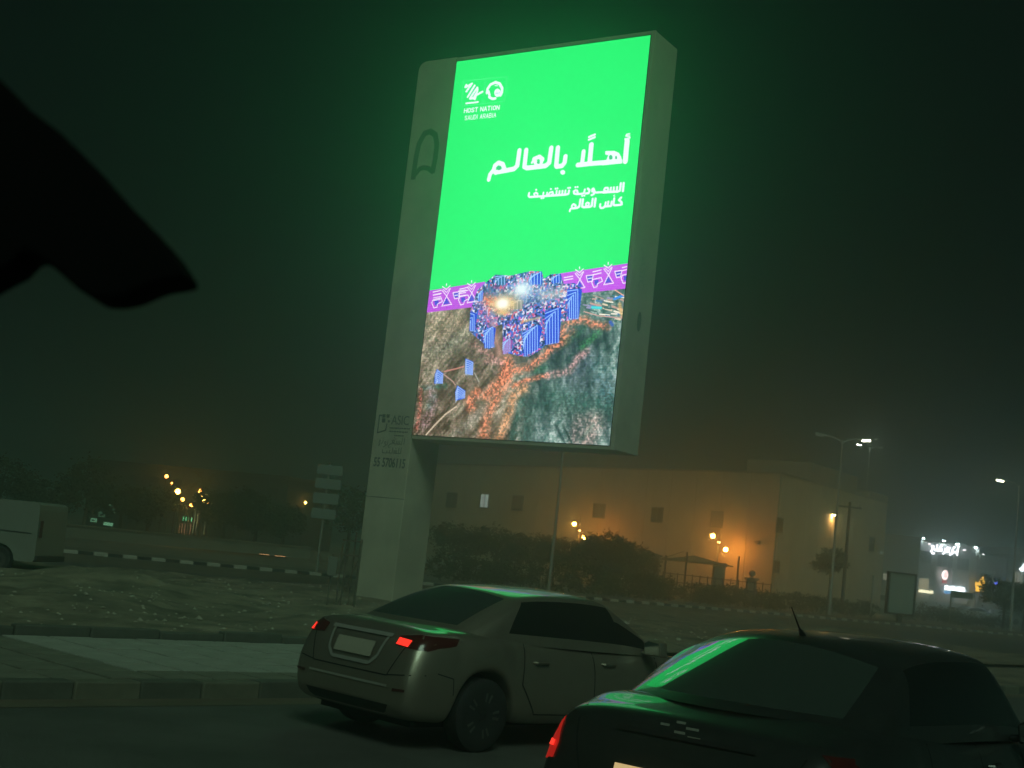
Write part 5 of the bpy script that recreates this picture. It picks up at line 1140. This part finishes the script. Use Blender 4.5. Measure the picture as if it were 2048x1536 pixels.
for px, Y, yt, w_, lb, sd_ in ((-10, 84, 905, 5.5, 'tall dark tree above the white van at the left edge', 31), (90, 88, 958, 5.0, 'dark tree behind the rear of the white van', 32), (165, 95, 912, 4.4, 'tree with a paler green top, third from the left', 33), (235, 80, 960, 5.2, 'dark tree left of the orange lamps', 34),
                               (290, 82, 975, 3.6, 'smaller dark tree touching the orange lamps on the left', 35), (440, 80, 975, 4.0, 'dark tree right of the lit palm', 36), (505, 82, 985, 4.4, 'dark tree above the orange light strips', 37), (690, 84, 968, 5.0, 'dark tree between the road signs and the pylon', 38), (560, 88, 1005, 3.4, 'low dark tree under the tiny lamps', 39)):
    tree(px, Y, max(3.2, zpx(px+10, yt, Y)), w_, lb, sd_, group=gL, crown_h=max(3.2, zpx(px+10, yt, Y))*.68, n=2800)
# lit palm
pb = foot(392, 87); pt_ = zpx(396, 968, 87); pl = empty('palm_tree', pb, 0, 'palm with fronds lit orange from behind by garden lamps', 'tree')
MB().tube([(0, 0, 0), (.08, 0, pt_*.5), (.05, 0, pt_-.1)], [.22, .17, .15], 10).build('trunk', barkm, pl, smooth=True)
palmm = mat('palm_leaf', (.09, .10, .035), rough=.6)
rg = random.Random(3)
for k in range(24):
    a = k*2.4; el = rg.uniform(-.1, 1.2); q = MB(); L = rg.uniform(1.4, 1.9); prev = Vector((.05, 0, pt_-.05)); dirn = Vector((math.cos(a)*math.cos(el), math.sin(a)*math.cos(el), math.sin(el)))
    pts = [prev]
    for i in range(9): dirn = (dirn + Vector((0, 0, -.17))).normalized(); prev = prev + dirn*L/9; pts.append(prev)
    for i, (p, q_) in enumerate(zip(pts[:-1], pts[1:])):
        d = (q_-p).normalized(); sd2 = d.cross(Vector((0, 0, 1))).normalized()
        for s_ in (-1, 1):
            for m_ in (0, .5): o2 = p + (q_-p)*m_; tip = o2 + sd2*s_*.30*(1-abs(i-4)/7) + d*.12 + Vector((0, 0, -.06)); q.add([o2, o2 + d*.05, tip], [(0, 1, 2)])
        q.add([p + sd2*.012, p - sd2*.012, q_ - sd2*.01, q_ + sd2*.01], [(0, 1, 2, 3)])
    q.build('frond', palmm, pl)
# hedges along the far kerb
def hedge(px, Y, L, h_, dpt, rz, label, seed, n=2600, group='low hedges along the far kerb'):
    root = empty('hedge', foot(px, Y), rz, label, 'hedge', group); rg = random.Random(seed); lobes = []; k = max(3, int(L/1.1))
    for i in range(k): lobes.append((-L/2 + L*(i+.5)/k, rg.uniform(-.1, .1), h_*rg.uniform(.42, .56), L/k*.75, dpt/2, h_*.52))
    leafcloud(lobes, n, .10, seed).build('leaves', leafm, root)
    q = MB()
    for i in range(k): x = -L/2 + L*(i+.5)/k; q.tube([(x, 0, 0), (x+.1, .05, h_*.6)], [.05, .02], 6); q.tube([(x, 0, .1), (x-.25, -.05, h_*.55)], [.04, .015], 6)
    q.build('stems', barkm, root)['kind'] = 'stuff'; return root
hedge(1160, 73, 4.2, 1.5, 1.6, R(40), 'dark hedge just right of the thin pole foot', 51); hedge(1262, 78, 5.0, 1.4, 1.8, R(40), 'long rounded hedge below the round tree', 52, 3200); hedge(1322, 82, 2.6, 1.2, 1.4, R(40), 'small rounded hedge below the hall door', 53, 1800)
hedge(1420, 84, 4.4, 1.15, 1.4, R(38), 'low hedge in front of the thick pier', 54); hedge(1500, 88, 4.4, 1.1, 1.4, R(36), 'low hedge in front of the stone ball pier', 55); hedge(1590, 93, 5.6, 1.1, 1.5, R(34), 'low hedge at the foot of the dark right wall', 56, 2800)
hedge(1700, 98, 5.6, 1.0, 1.5, R(32), 'low hedge in front of the silver car', 57, 2800); hedge(1850, 108, 6.4, 1.3, 1.6, R(22), 'hedge right of the blank panel, before the shops', 58, 2800); hedge(1950, 112, 7.0, 1.0, 1.6, R(20), 'hedge below the parked cars', 59, 2800)
hedge(935, 72, 5.0, 1.2, 1.4, R(38), 'hedge right of the pylon behind the beige car', 60); hedge(1030, 74, 4.6, 1.2, 1.4, R(38), 'hedge under the screen left of the thin pole', 61)
